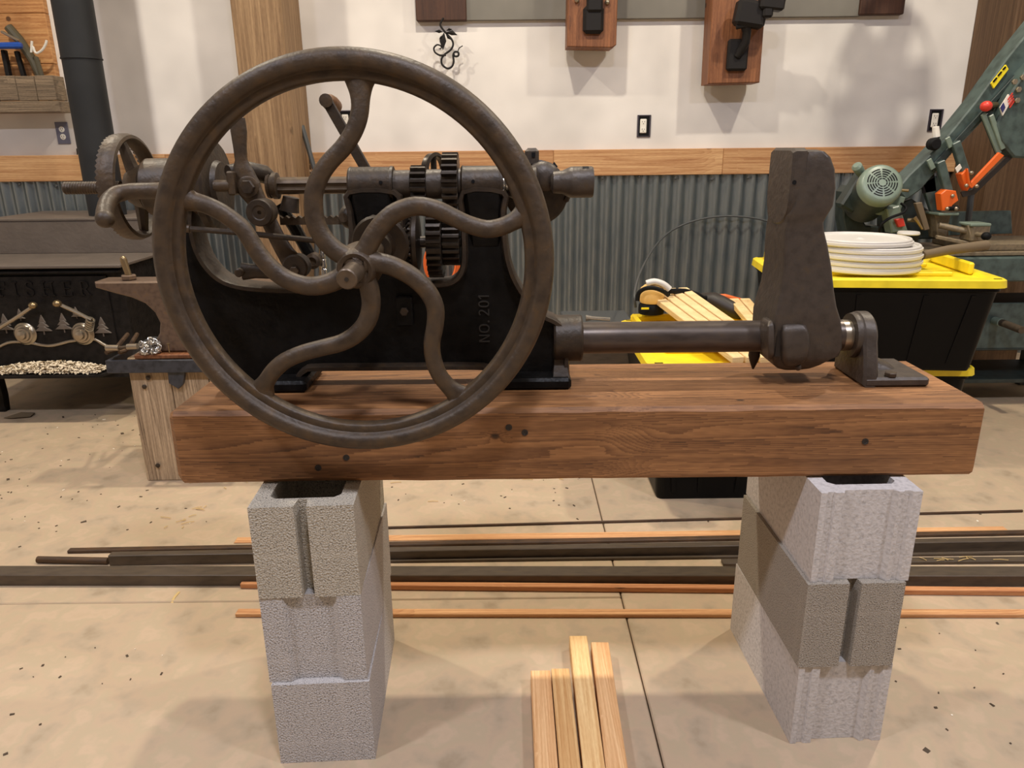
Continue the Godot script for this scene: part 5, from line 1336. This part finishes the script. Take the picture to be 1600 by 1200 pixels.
	for i in 4:
		var e: Array = ends[i]
		e[0] = Vector3(0.565 + 0.047 * i, 0.635 + 0.002 * i, -3.05)
		e[1] = Vector3(0.725 + 0.045 * i, 0.552, -2.3)
		solo(B.new().bar(e[0], e[1], 0.04, 0.022, 0.002), "pine_strip", M.pine, (e[0] + e[1]) * 0.5, ["pine strip leaning against the palm sander, at the edge of the bundle", "pine strip second from the palm sander in the bundle", "pine strip third from the palm sander in the bundle", "pine strip fourth from the palm sander, beside the black cord"][i], "strip", "pine strips on the tall tote")
	for i in 2:
		var o := Vector3(0.046 * i, 0.0, 0.0)
		solo(B.new().bar(Vector3(0.92, 0.5936, -3.05) + o, Vector3(0.925, 0.55, -2.76) + o, 0.04, 0.022, 0.002), "pine_strip", M.pine, Vector3(0.92, 0.5936, -3.05) + o, ["short pine strip touching the red grip, behind the table arm", "short pine strip beside the stacked totes, behind the table arm"][i], "strip", "pine strips behind the table arm")
	solo(B.new().tube([Vector3(0.8609, 0.6045, -3.08), Vector3(0.8905, 0.6015, -3.08), Vector3(0.9679, 0.5777, -3.1), Vector3(0.9899, 0.572, -3.1)], [0.012, 0.016, 0.016, 0.01], 10), "red_grip", M.cord_orange, Vector3(0.913, 0.5877, -3.08), "orange-red tool grip lying across the short bundle of pine strips", "tool grip")
	solo(B.new().tube(smooth3([Vector3(0.77, 0.5962, -3.1), Vector3(0.8378, 0.5945, -3.05), Vector3(0.9055, 0.5639, -3), Vector3(0.9406, 0.5413, -2.98)], 3), _spread([0.015, 0.036, 0.034, 0.015], 3), 12), "dark_bag", M.dark_brown, Vector3(0.855, 0.5403, -3.05), "dark brown cloth bag lying between the two bundles of pine strips", "bag", "", 60.0)
	solo(B.new().tube([Vector3(0.3348, 0.4712, -3.3), Vector3(0.3637, 0.4709, -3.3), Vector3(0.4446, 0.4641, -3.3)], [0.016, 0.009, 0.009], 10), "metal_spindle", M.bright, Vector3(0.3926, 0.4676, -3.3), "bright metal spindle beside the tall tote behind the column socket", "spindle")
	var cr := thing("low_crate", Vector3(0.3709, 0.3102, -3.2), "grey low crate on the floor behind the column socket", "crate")
	part(B.new().box(Vector3(0.4002, 0.2152, -3.45), Vector3(0.3, 0.4214, 0.3), 0.006), "crate_body", M.bar_steel, cr)
	part(B.new().box(Vector3(0.4002, 0.4294, -3.45), Vector3(0.32, 0.02, 0.32), 0.006), "crate_rim", M.cable_grey, cr)


func build_saw() -> void:
	var sw := thing("band_saw", Vector3(2.1, 0.0, -3.6), "green horizontal metal-cutting band saw with orange blade guides and round motor", "band saw")
	# --- stand ---
	part(B.new().box(Vector3(2.1874, 0.6714, -3.5), Vector3(1.0, 0.1079, 0.42), 0.006), "apron", M.saw_green, sw)
	var ta := part(B.new().box(Vector3(2.333, 0.3878, -3.41), Vector3(0.9, 0.2207, 0.012), 0.003), "lower_panel", M.saw_green, sw)
	part(B.new().box(Vector3(2.333, 0.2774, -3.6), Vector3(0.9, 0.012, 0.4), 0.003), "lower_shelf", M.saw_dark, sw)
	part(B.new().tube([Vector3(2.2566, 0.4131, -3.4), Vector3(2.2537, 0.4178, -3.34), Vector3(2.2611, 0.4134, -3.22)], [0.017, 0.0165, 0.0165], 14), "pull_handle", M.bar_steel, sw)
	part(B.new().tube([Vector3(2.25, 0.4162, -3.4), Vector3(2.2514, 0.4174, -3.355)], 0.019, 14), "handle_collar", M.saw_pale, sw)
	for q in [[2.0883, -3.42], [2.66, -3.42], [2.0883, -3.72], [2.66, -3.72]]:
		part(B.new().box(Vector3(q[0], 0.33, q[1]), Vector3(0.04, 0.66, 0.04), 0.003), "stand_leg", M.saw_dark, sw)
	part(B.new().box(Vector3(2.25, 0.12, -3.57), Vector3(0.86, 0.02, 0.34), 0.003), "bottom_shelf", M.saw_dark, sw)
	part(B.new().box(Vector3(2.333, 0.4981-0.03, -3.6), Vector3(0.88, 0.01, 0.36), 0.002), "tray_shade_plate", M.rubber, sw)  # black plate stands in for the shade inside the open stand
	# --- bed and vise ---
	part(B.new().box(Vector3(2.1892, 0.731+0.006, -3.5), Vector3(0.9, 0.018, 0.36), 0.003), "bed", M.saw_bed, sw)
	part(B.new().box(Vector3(2.2571, 0.7623, -3.5), Vector3(0.44, 0.03, 0.3), 0.003), "bed_plate", M.saw_bed, sw)
	part(B.new().ext([Vector2(2.1309, 0.8885), Vector2(2.4282, 0.8915), Vector2(2.4557, 0.7811), Vector2(2.1499, 0.775)], -3.7, -3.716, Transform3D(), 0.002), "back_plate", M.saw_green, sw)
	var vj := part(B.new().ext([Vector2(1.9087, 0.911), Vector2(1.9927, 0.9102), Vector2(1.9878, 0.8705), Vector2(1.9861, 0.793), Vector2(1.948, 0.7934), Vector2(1.9267, 0.8711)], -3.44, -3.53, Transform3D(), 0.004), "fixed_jaw", M.saw_bed, sw)
	part(B.new().box(Vector3(1.9517, 0.9049, -3.45), Vector3(0.09, 0.012, 0.12), 0.003), "jaw_cap", M.saw_pale, vj)
	part(B.new().tube([Vector3(1.9192, 0.8561, -3.4), Vector3(2.023, 0.8338, -3.36)], 0.013, 12), "vise_screw", M.saw_bed, sw)
	part(B.new().bar(Vector3(1.9018, 0.8076, -3.38), Vector3(2.0259, 0.7828, -3.34), 0.03, 0.016, 0.003), "vise_rail", M.saw_bed, sw)
	part(B.new().box(Vector3(2.061, 0.8279, -3.36), Vector3(0.085, 0.075, 0.09), 0.008), "moving_jaw", M.saw_bed, sw)
	part(B.new().box(Vector3(2.0545, 0.8642, -3.36), Vector3(0.09, 0.014, 0.1), 0.004), "jaw_top", M.saw_pale, sw)
	part(B.new().tube([Vector3(1.9882, 0.8652, -3.3), Vector3(2.0099, 0.8029, -3.29)], 0.004, 8), "jaw_lever", M.nickel, sw)
	part(B.new().tube([Vector3(2.0436, 0.824, -3.32), Vector3(2.0435, 0.8252, -3.26)], 0.01, 10), "handle_shaft", M.saw_bed, sw)
	part(B.new().ball(Vector3(2.0397, 0.8247, -3.24), Vector3(0.02, 0.018, 0.02), 14, 10), "ball_knob", M.rubber, sw, 60.0)
	# --- saw head: long box beam rising to the wheel housing ---
	var hd := part(B.new().ext([Vector2(1.735, 1.0109), Vector2(1.7775, 1.0713), Vector2(1.841, 1.1389), Vector2(1.9172, 1.227), Vector2(2.0246, 1.3813), Vector2(2.1253, 1.5514), Vector2(2.2636, 1.7522), Vector2(2.3478, 1.6587), Vector2(2.2123, 1.4695), Vector2(2.0791, 1.3102), Vector2(1.9585, 1.1648), Vector2(1.8441, 1.0098), Vector2(1.7823, 0.963)], -3.45, -3.56, Transform3D(), 0.006), "head_beam", M.saw_green, sw)
	part(B.new().ext([Vector2(1.8583, 1.1036), Vector2(2.1735, 1.4945), Vector2(2.1847, 1.4791), Vector2(1.878, 1.087)], -3.435, -3.45, Transform3D(), 0.002), "beam_channel", M.saw_dark, hd)
	part(B.new().ext([Vector2(2.0846, 1.2798), Vector2(2.1178, 1.3955), Vector2(2.1733, 1.5009), Vector2(2.262, 1.5941), Vector2(2.3963, 1.4687), Vector2(2.4583, 1.1841), Vector2(2.3579, 1.1318), Vector2(2.1878, 1.1442), Vector2(2.1199, 1.2086)], -3.38, -3.46, Transform3D(), 0.008), "wheel_housing", M.saw_green, sw)
	for q in [Vector3(2.124, 1.4493, -3.375), Vector3(2.1461, 1.4189, -3.375), Vector3(2.1557, 1.4664, -3.375), Vector3(2.149, 1.3759, -3.375)]:
		bolt(sw, q, 0.012, 0.012, M.nickel)
	var lb := part(B.new().ext([Vector2(2.0697, 1.4497), Vector2(2.1189, 1.5228), Vector2(2.1332, 1.505), Vector2(2.0845, 1.4291)], -3.44, -3.449), "warning_label", M.label_yellow, hd)
	for q in [[Vector3(2.0758, 1.4546, -3.438), Vector3(2.0878, 1.471, -3.438)], [Vector3(2.0918, 1.4786, -3.438), Vector3(2.1038, 1.495, -3.438)], [Vector3(2.1079, 1.5025, -3.438), Vector3(2.118, 1.5138, -3.438)]]:
		part(B.new().bar(q[0], q[1], 0.008, 0.002, 0.0, Vector3(0, 0, 1)), "printed_line", M.rubber, lb)
	var fl := part(B.new().ext([Vector2(2.0845, 1.3484), Vector2(2.1097, 1.4014), Vector2(2.1276, 1.3785), Vector2(2.1017, 1.315)], -3.372, -3.3795), "flag_sticker", M.label_white, sw)
	part(B.new().ext([Vector2(2.0833, 1.3483), Vector2(2.093, 1.3686), Vector2(2.1051, 1.3481), Vector2(2.0967, 1.3277)], -3.3695, -3.372), "flag_canton", M.navy, fl)
	for k in 4:
		var o := Vector3(0.0045 * k + 0.011, -0.0105 * k - 0.002 + 0.012, 0)
		part(B.new().bar(Vector3(2.0985, 1.3685, -3.37) + o, Vector3(2.1135, 1.3962, -3.37) + o, 0.005, 0.0016, 0.0, Vector3(0, 0, 1)), "flag_stripe", M.red, fl)
	part(B.new().ball(Vector3(2.0285, 1.3544, -3.38), Vector3(0.024, 0.022, 0.024), 14, 10), "tension_knob", M.red, sw, 60.0)
	part(B.new().tube([Vector3(2.0538, 1.3577, -3.4), Vector3(2.0991, 1.3613, -3.43)], 0.013, 10), "knob_shaft", M.brass, sw)
	for q in [[Vector3(2.0324, 1.3244, -3.4), Vector3(2.1317, 1.1608, -3.4)], [Vector3(2.0603, 1.3186, -3.39), Vector3(2.1386, 1.1794, -3.39)]]:
		part(B.new().bar(q[0], q[1], 0.02, 0.012, 0.002, Vector3(0, 0, 1)), "guide_bracket", M.saw_pale, sw)
	part(B.new().bar(Vector3(2.0522, 1.3246, -3.41), Vector3(2.1448, 1.1686, -3.41), 0.05, 0.01, 0.002, Vector3(0, 0, 1)), "guide_bracket", M.saw_dark, sw)
	# tabs, guide arms, orange guides
	for q in [[Vector3(1.9056, 1.2295, -3.42), Vector3(1.9291, 1.1894, -3.42)], [Vector3(1.8391, 1.1394, -3.42), Vector3(1.8653, 1.0986, -3.42)]]:
		part(B.new().bar(q[0], q[1], 0.022, 0.01, 0.002, Vector3(0, 0, 1)), "clamp_tab", M.saw_pale, sw)
	part(B.new().bar(Vector3(1.8883, 1.1308, -3.42), Vector3(1.9514, 0.9882, -3.42), 0.035, 0.03, 0.003, Vector3(0, 0, 1)), "guide_arm", M.saw_green, sw)
	part(B.new().bar(Vector3(1.9423, 1.2105, -3.42), Vector3(2.0103, 1.0754, -3.42), 0.035, 0.03, 0.003, Vector3(0, 0, 1)), "guide_arm", M.saw_green, sw)
	part(B.new().bar(Vector3(1.8767, 1.053, -3.47), Vector3(1.9485, 0.9118, -3.47), 0.07, 0.03, 0.003, Vector3(0, 0, 1)), "gear_column", M.saw_green, sw)
	part(B.new().ext([Vector2(1.8404, 1.0675), Vector2(1.8876, 1.0946), Vector2(1.9138, 1.003), Vector2(1.855, 0.9924)], -3.455, -3.46), "opening", M.rubber, sw)
	part(B.new().ext([Vector2(1.8998, 0.9927), Vector2(1.9222, 1.0116), Vector2(1.9655, 1.0057), Vector2(1.9839, 0.9642), Vector2(1.9616, 0.9451), Vector2(1.9539, 0.923), Vector2(1.9201, 0.9205)], -3.39, -3.44, Transform3D(), 0.003), "blade_guide", M.saw_orange, sw)
	part(B.new().ext([Vector2(1.9762, 1.0761), Vector2(2.003, 1.1002), Vector2(2.03, 1.0265), Vector2(2.0168, 1.0047), Vector2(1.9979, 1.0323)], -3.39, -3.44, Transform3D(), 0.003), "blade_guide", M.saw_orange, sw)
	part(B.new().ext([Vector2(1.9885, 1.1009), Vector2(2.0157, 1.0412), Vector2(2.116, 1.1663), Vector2(2.1408, 1.1528), Vector2(2.0256, 1.0166), Vector2(2.0096, 1.0276)], -3.375, -3.39, Transform3D(), 0.002), "blade_guard", M.saw_orange, sw)
	part(B.new().ext([Vector2(1.995, 0.9994), Vector2(2.0442, 1.0099), Vector2(2.1947, 1.1708), Vector2(2.2136, 1.1599), Vector2(2.0595, 0.9877), Vector2(2.0102, 0.9772)], -3.405, -3.412, Transform3D(), 0.001), "blade", M.dark_brown, sw)
	for q in [Vector3(1.995, 1.0287, -3.37), Vector3(2.0403, 1.0256, -3.37), Vector3(1.9507, 0.9848, -3.385), Vector3(1.933, 0.9303, -3.38), Vector3(1.9727, 0.9299, -3.38), Vector3(2.0079, 1.0825, -3.37)]:
		part(B.new().ball(q, Vector3(0.009, 0.009, 0.008), 10, 6), "guide_bearing", M.nickel, sw, 60.0)
	part(B.new().box(Vector3(1.9639, 0.9312, -3.4), Vector3(0.06, 0.022, 0.03), 0.008), "bearing_block", M.rubber, sw)
	part(B.new().ext([Vector2(1.9494, 1.101), Vector2(1.9659, 1.1197), Vector2(1.977, 1.1034), Vector2(1.9611, 1.082)], -3.395, -3.4), "warning_tag", M.label_white, sw)
	part(B.new().lathe(v2s([[0.012, -0.03], [0.026, -0.028], [0.028, 0.0], [0.02, 0.012]]), ax("z", Vector3(1.8569, 1.2034, -3.42)), 16), "pivot_knob", M.rubber, sw)
	part(B.new().tube([Vector3(1.8686, 1.2327, -3.44), Vector3(1.859, 1.2752, -3.44)], [0.016, 0.014], 10), "oil_cup", M.outlet_white, sw)
	part(B.new().tube([Vector3(1.8779, 1.2273, -3.44), Vector3(1.8716, 1.283, -3.44)], 0.005, 8), "cup_stem", M.rubber, sw)
	part(B.new().tube([Vector3(2.157, 1.0392, -3.6), Vector3(2.1683, 0.8547, -3.6)], 0.014, 10), "support_rod", M.cable_grey, sw)
	# --- motor ---
	var mf: Vector3 = Vector3(1.5923, 1.0494, -3.3)
	var mb: Vector3 = Vector3(1.6189, 0.9342, -3.52)
	var mx := along(mb, mf)
	var ml := mb.distance_to(mf)
	var mo := part(B.new().lathe(v2s([[0.03, 0.0], [0.082, 0.004], [0.086, 0.02], [0.086, ml - 0.06], [0.09, ml - 0.055], [0.09, ml - 0.03], [0.085, ml - 0.012], [0.072, ml - 0.002], [0.02, ml]]), mx, 36), "motor", M.saw_dark, sw, 40.0)
	part(B.new().lathe(v2s([[0.087, ml - 0.052], [0.0915, ml - 0.05], [0.0915, ml - 0.028], [0.0865, ml - 0.011], [0.073, ml - 0.0012], [0.02, ml + 0.0003]]), mx, 36), "end_bell", M.saw_pale, mo, 40.0)
	var bb := B.new()
	for r in 5:
		for k in 8:
			var ring := []
			for j in 5:
				var g := TAU * (k + 0.1 + 0.8 * j / 4.0) / 8 + 0.2
				ring.append(g)
			var r0 := 0.016 + r * 0.0105
			var yy := ml - (0.0 if r < 4 else 0.001) + 0.0004
			for j in 4:
				var a := mx * Vector3(cos(ring[j]) * r0, yy, sin(ring[j]) * r0)
				var b2 := mx * Vector3(cos(ring[j + 1]) * r0, yy, sin(ring[j + 1]) * r0)
				var c := mx * Vector3(cos(ring[j + 1]) * (r0 + 0.0045), yy, sin(ring[j + 1]) * (r0 + 0.0045))
				var d := mx * Vector3(cos(ring[j]) * (r0 + 0.0045), yy, sin(ring[j]) * (r0 + 0.0045))
				var n := mx.basis.y * 0.0012
				bb.quad(a + n, d + n, c + n, b2 + n)
				bb.quad(a, b2, b2 + n, a + n); bb.quad(c, d, d + n, c + n)
	part(bb, "vent_grille", M.rubber, mo)
	part(B.new().box(Vector3(1.553, 1.0005, -3.47), Vector3(0.075, 0.17, 0.08), 0.01, Basis(Vector3(0, 0, 1), -0.5)), "wiring_box", M.saw_dark, mo)
	part(B.new().box(Vector3(1.5511, 0.9948, -3.425), Vector3(0.035, 0.05, 0.002), 0.0, Basis(Vector3(0, 0, 1), -0.5)), "rating_plate", M.hose_brown, mo)
	part(B.new().lathe(v2s([[0.02, 0.0], [0.022, 0.05], [0.012, 0.06]]), along(Vector3(1.5484, 1.0855, -3.42), Vector3(1.5225, 1.108, -3.4)), 14), "cable_gland", M.saw_pale, mo)
	part(B.new().ext([Vector2(1.5429, 0.9956), Vector2(1.563, 1.0241), Vector2(1.6135, 0.9081), Vector2(1.6639, 0.843), Vector2(1.8098, 0.8297), Vector2(1.8228, 0.7821), Vector2(1.5819, 0.7786), Vector2(1.5514, 0.8795)], -3.55, -3.65, Transform3D(), 0.006), "belt_guard", M.saw_dark, sw)
	part(B.new().ext([Vector2(1.5809, 0.9212), Vector2(1.704, 0.9366), Vector2(1.7196, 0.9862), Vector2(1.7431, 0.9805), Vector2(1.7285, 0.9253), Vector2(1.6403, 0.9039)], -3.38, -3.5, Transform3D(), 0.003), "motor_bracket", M.saw_pale, sw)
	part(B.new().ext([Vector2(1.7308, 0.9309), Vector2(1.8445, 0.9644), Vector2(1.9427, 0.9055), Vector2(1.9984, 0.7814), Vector2(1.7522, 0.778)], -3.52, -3.62, Transform3D(), 0.006), "gear_case", M.saw_dark, sw)
	# --- switch and valve ---
	var sb := part(B.new().ext([Vector2(1.651, 0.9347), Vector2(1.7053, 0.9479), Vector2(1.7581, 0.8394), Vector2(1.6886, 0.8289)], -3.35, -3.42, Transform3D(), 0.005), "switch_box", M.saw_pale, sw)
	part(B.new().ext([Vector2(1.6874, 0.8897), Vector2(1.7203, 0.8949), Vector2(1.7337, 0.8616), Vector2(1.7063, 0.8564)], -3.33, -3.352, Transform3D(), 0.002), "switch_paddle", M.red, sb)
	part(B.new().tube(smooth3([Vector3(1.7154, 0.956, -3.36), Vector3(1.7252, 0.939, -3.33), Vector3(1.7065, 0.9182, -3.32), Vector3(1.6491, 0.9014, -3.3), Vector3(1.614, 0.8746, -3.3), Vector3(1.6172, 0.8395, -3.32), Vector3(1.6666, 0.7964, -3.4)], 4), 0.006, 8), "motor_cable", M.rubber, sw, 60.0)
	part(B.new().tube([Vector3(1.7751, 0.8801, -3.4), Vector3(1.7989, 0.8817, -3.38)], 0.009, 10), "valve", M.brass, sw)
	part(B.new().tube([Vector3(1.7915, 0.8929, -3.38), Vector3(1.8062, 0.8742, -3.37), Vector3(1.8309, 0.8432, -3.37)], [0.012, 0.008, 0.005], 8), "valve_lever", M.brass, sw)
	part(B.new().tube([Vector3(1.7216, 1.0109, -3.4), Vector3(1.7513, 1.009, -3.38)], 0.006, 8), "grease_nipple", M.brass, sw)
	part(B.new().ext([Vector2(1.809, 0.9508), Vector2(1.8367, 0.9561), Vector2(1.8899, 0.8374), Vector2(1.8676, 0.832)], -3.415, -3.44, Transform3D(), 0.002), "dusty_guard", M.hose_brown, sw)

	# planks standing beside the post behind the saw
	for i in 2:
		solo(B.new().box(Vector3(2.5585 - 0.11 * i, 0.5, -4.05 - 0.06 * i), Vector3(0.1, 1.0, 0.03), 0.003), "loose_plank", M.post_dark if i else M.post, Vector3(2.5585 - 0.11 * i, 0.0, -4.05 - 0.06 * i), ["lighter brown plank standing upright against the post behind the saw", "darker brown plank standing against the corrugated wall behind the saw"][i], "plank", "planks behind the saw")

func build_litter() -> void:
	var rng := RandomNumberGenerator.new()
	rng.seed = 21
	var dark := B.new()
	var pale := B.new()
	for i in 900:
		var x := rng.randf_range(-2.2, 1.9)
		var z := rng.randf_range(-3.4, -0.95)
		if (absf(x) < 0.85 and z > -1.68) or (z > -2.22 and z < -1.69 and x > -1.5) or (z > -1.3 and rng.randf() < 0.65) or (z < -2.3 and x > 0.3) or (x < -1.0 and z < -2.55 and x > -1.6): continue
		var s := rng.randf_range(0.0015, 0.0055) * (2.2 if rng.randf() < 0.07 else 1.0)
		var bs := Basis.from_euler(Vector3(rng.randf_range(-0.2, 0.2), rng.randf() * TAU, rng.randf_range(-0.2, 0.2)))
		(pale if rng.randf() < 0.22 else dark).box(Vector3(x, 0.0012, z), Vector3(s * rng.randf_range(0.8, 2.6), 0.0016, s), 0.0, bs)
	var o := solo(dark, "dark_litter", M.chip_dark, Vector3(0, 0, -2), "scattered dark crumbs and bark bits on the concrete floor", "litter")
	o.set_meta("kind", "stuff")
	var p := solo(pale, "pale_litter", M.chip_white, Vector3(0, 0, -2), "scattered white wood chips on the concrete floor", "litter")
	p.set_meta("kind", "stuff")
	var sb := B.new()
	for i in 46:
		var c: Vector3
		if i < 22: c = Vector3(rng.randf_range(0.8, 1.5), 0.012, rng.randf_range(-2.0, -1.975))
		elif i < 32: c = Vector3(-1.15, 0, -2.3305) + Vector3(rng.randf_range(-0.06, 0.06), 0.004, rng.randf_range(-0.08, 0.08))
		else: c = Vector3(rng.randf_range(-1.3, 0.2), 0.003, rng.randf_range(-2.7, -2.25))
		var g := rng.randf() * TAU
		var l := rng.randf_range(0.02, 0.06)
		sb.tube([c - Vector3(cos(g), 0, sin(g) * 0.4) * l * 0.5, c + Vector3(0, 0.002, 0), c + Vector3(cos(g), 0.06 * rng.randf(), sin(g) * 0.4) * l * 0.5], 0.0012, 5)
	var s2 := solo(sb, "straw_bits", M.straw, Vector3(0, 0, -2), "loose straw bits on the floor and between the steel bars", "straw")
	s2.set_meta("kind", "stuff")
	solo(B.new().tube(smooth3([Vector3(-0.9618, -0.0052, -1.815), Vector3(-0.9644, 0.0011, -1.84), Vector3(-0.9626, 0.0003, -1.87)], 3), 0.004, 6, true, false, 0.4), "wood_curl", M.straw, Vector3(-0.9625, 0, -1.8353), "single curled pale wood sliver on the floor by the thickest steel bar", "sliver")
	var lf := B.new()
	var c0: Vector3 = Vector3(-2.3502, 0, -3.3782) + Vector3(0, 0.004, 0)
	lf.loft([[c0 + Vector3(-0.07, 0, 0.03), c0 + Vector3(-0.07, 0.002, 0.03), c0 + Vector3(-0.069, 0.001, 0.032)], [c0 + Vector3(-0.02, 0.004, 0.04), c0 + Vector3(0, 0.02, 0), c0 + Vector3(-0.03, 0.003, -0.04)], [c0 + Vector3(0.05, 0.002, 0.02), c0 + Vector3(0.05, 0.008, -0.01), c0 + Vector3(0.04, 0.002, -0.04)]])
	solo(lf, "dry_leaf", M.hose_brown, c0 - Vector3(0, 0.004, 0), "brown dry leaf on the floor under the stove shelf", "leaf")
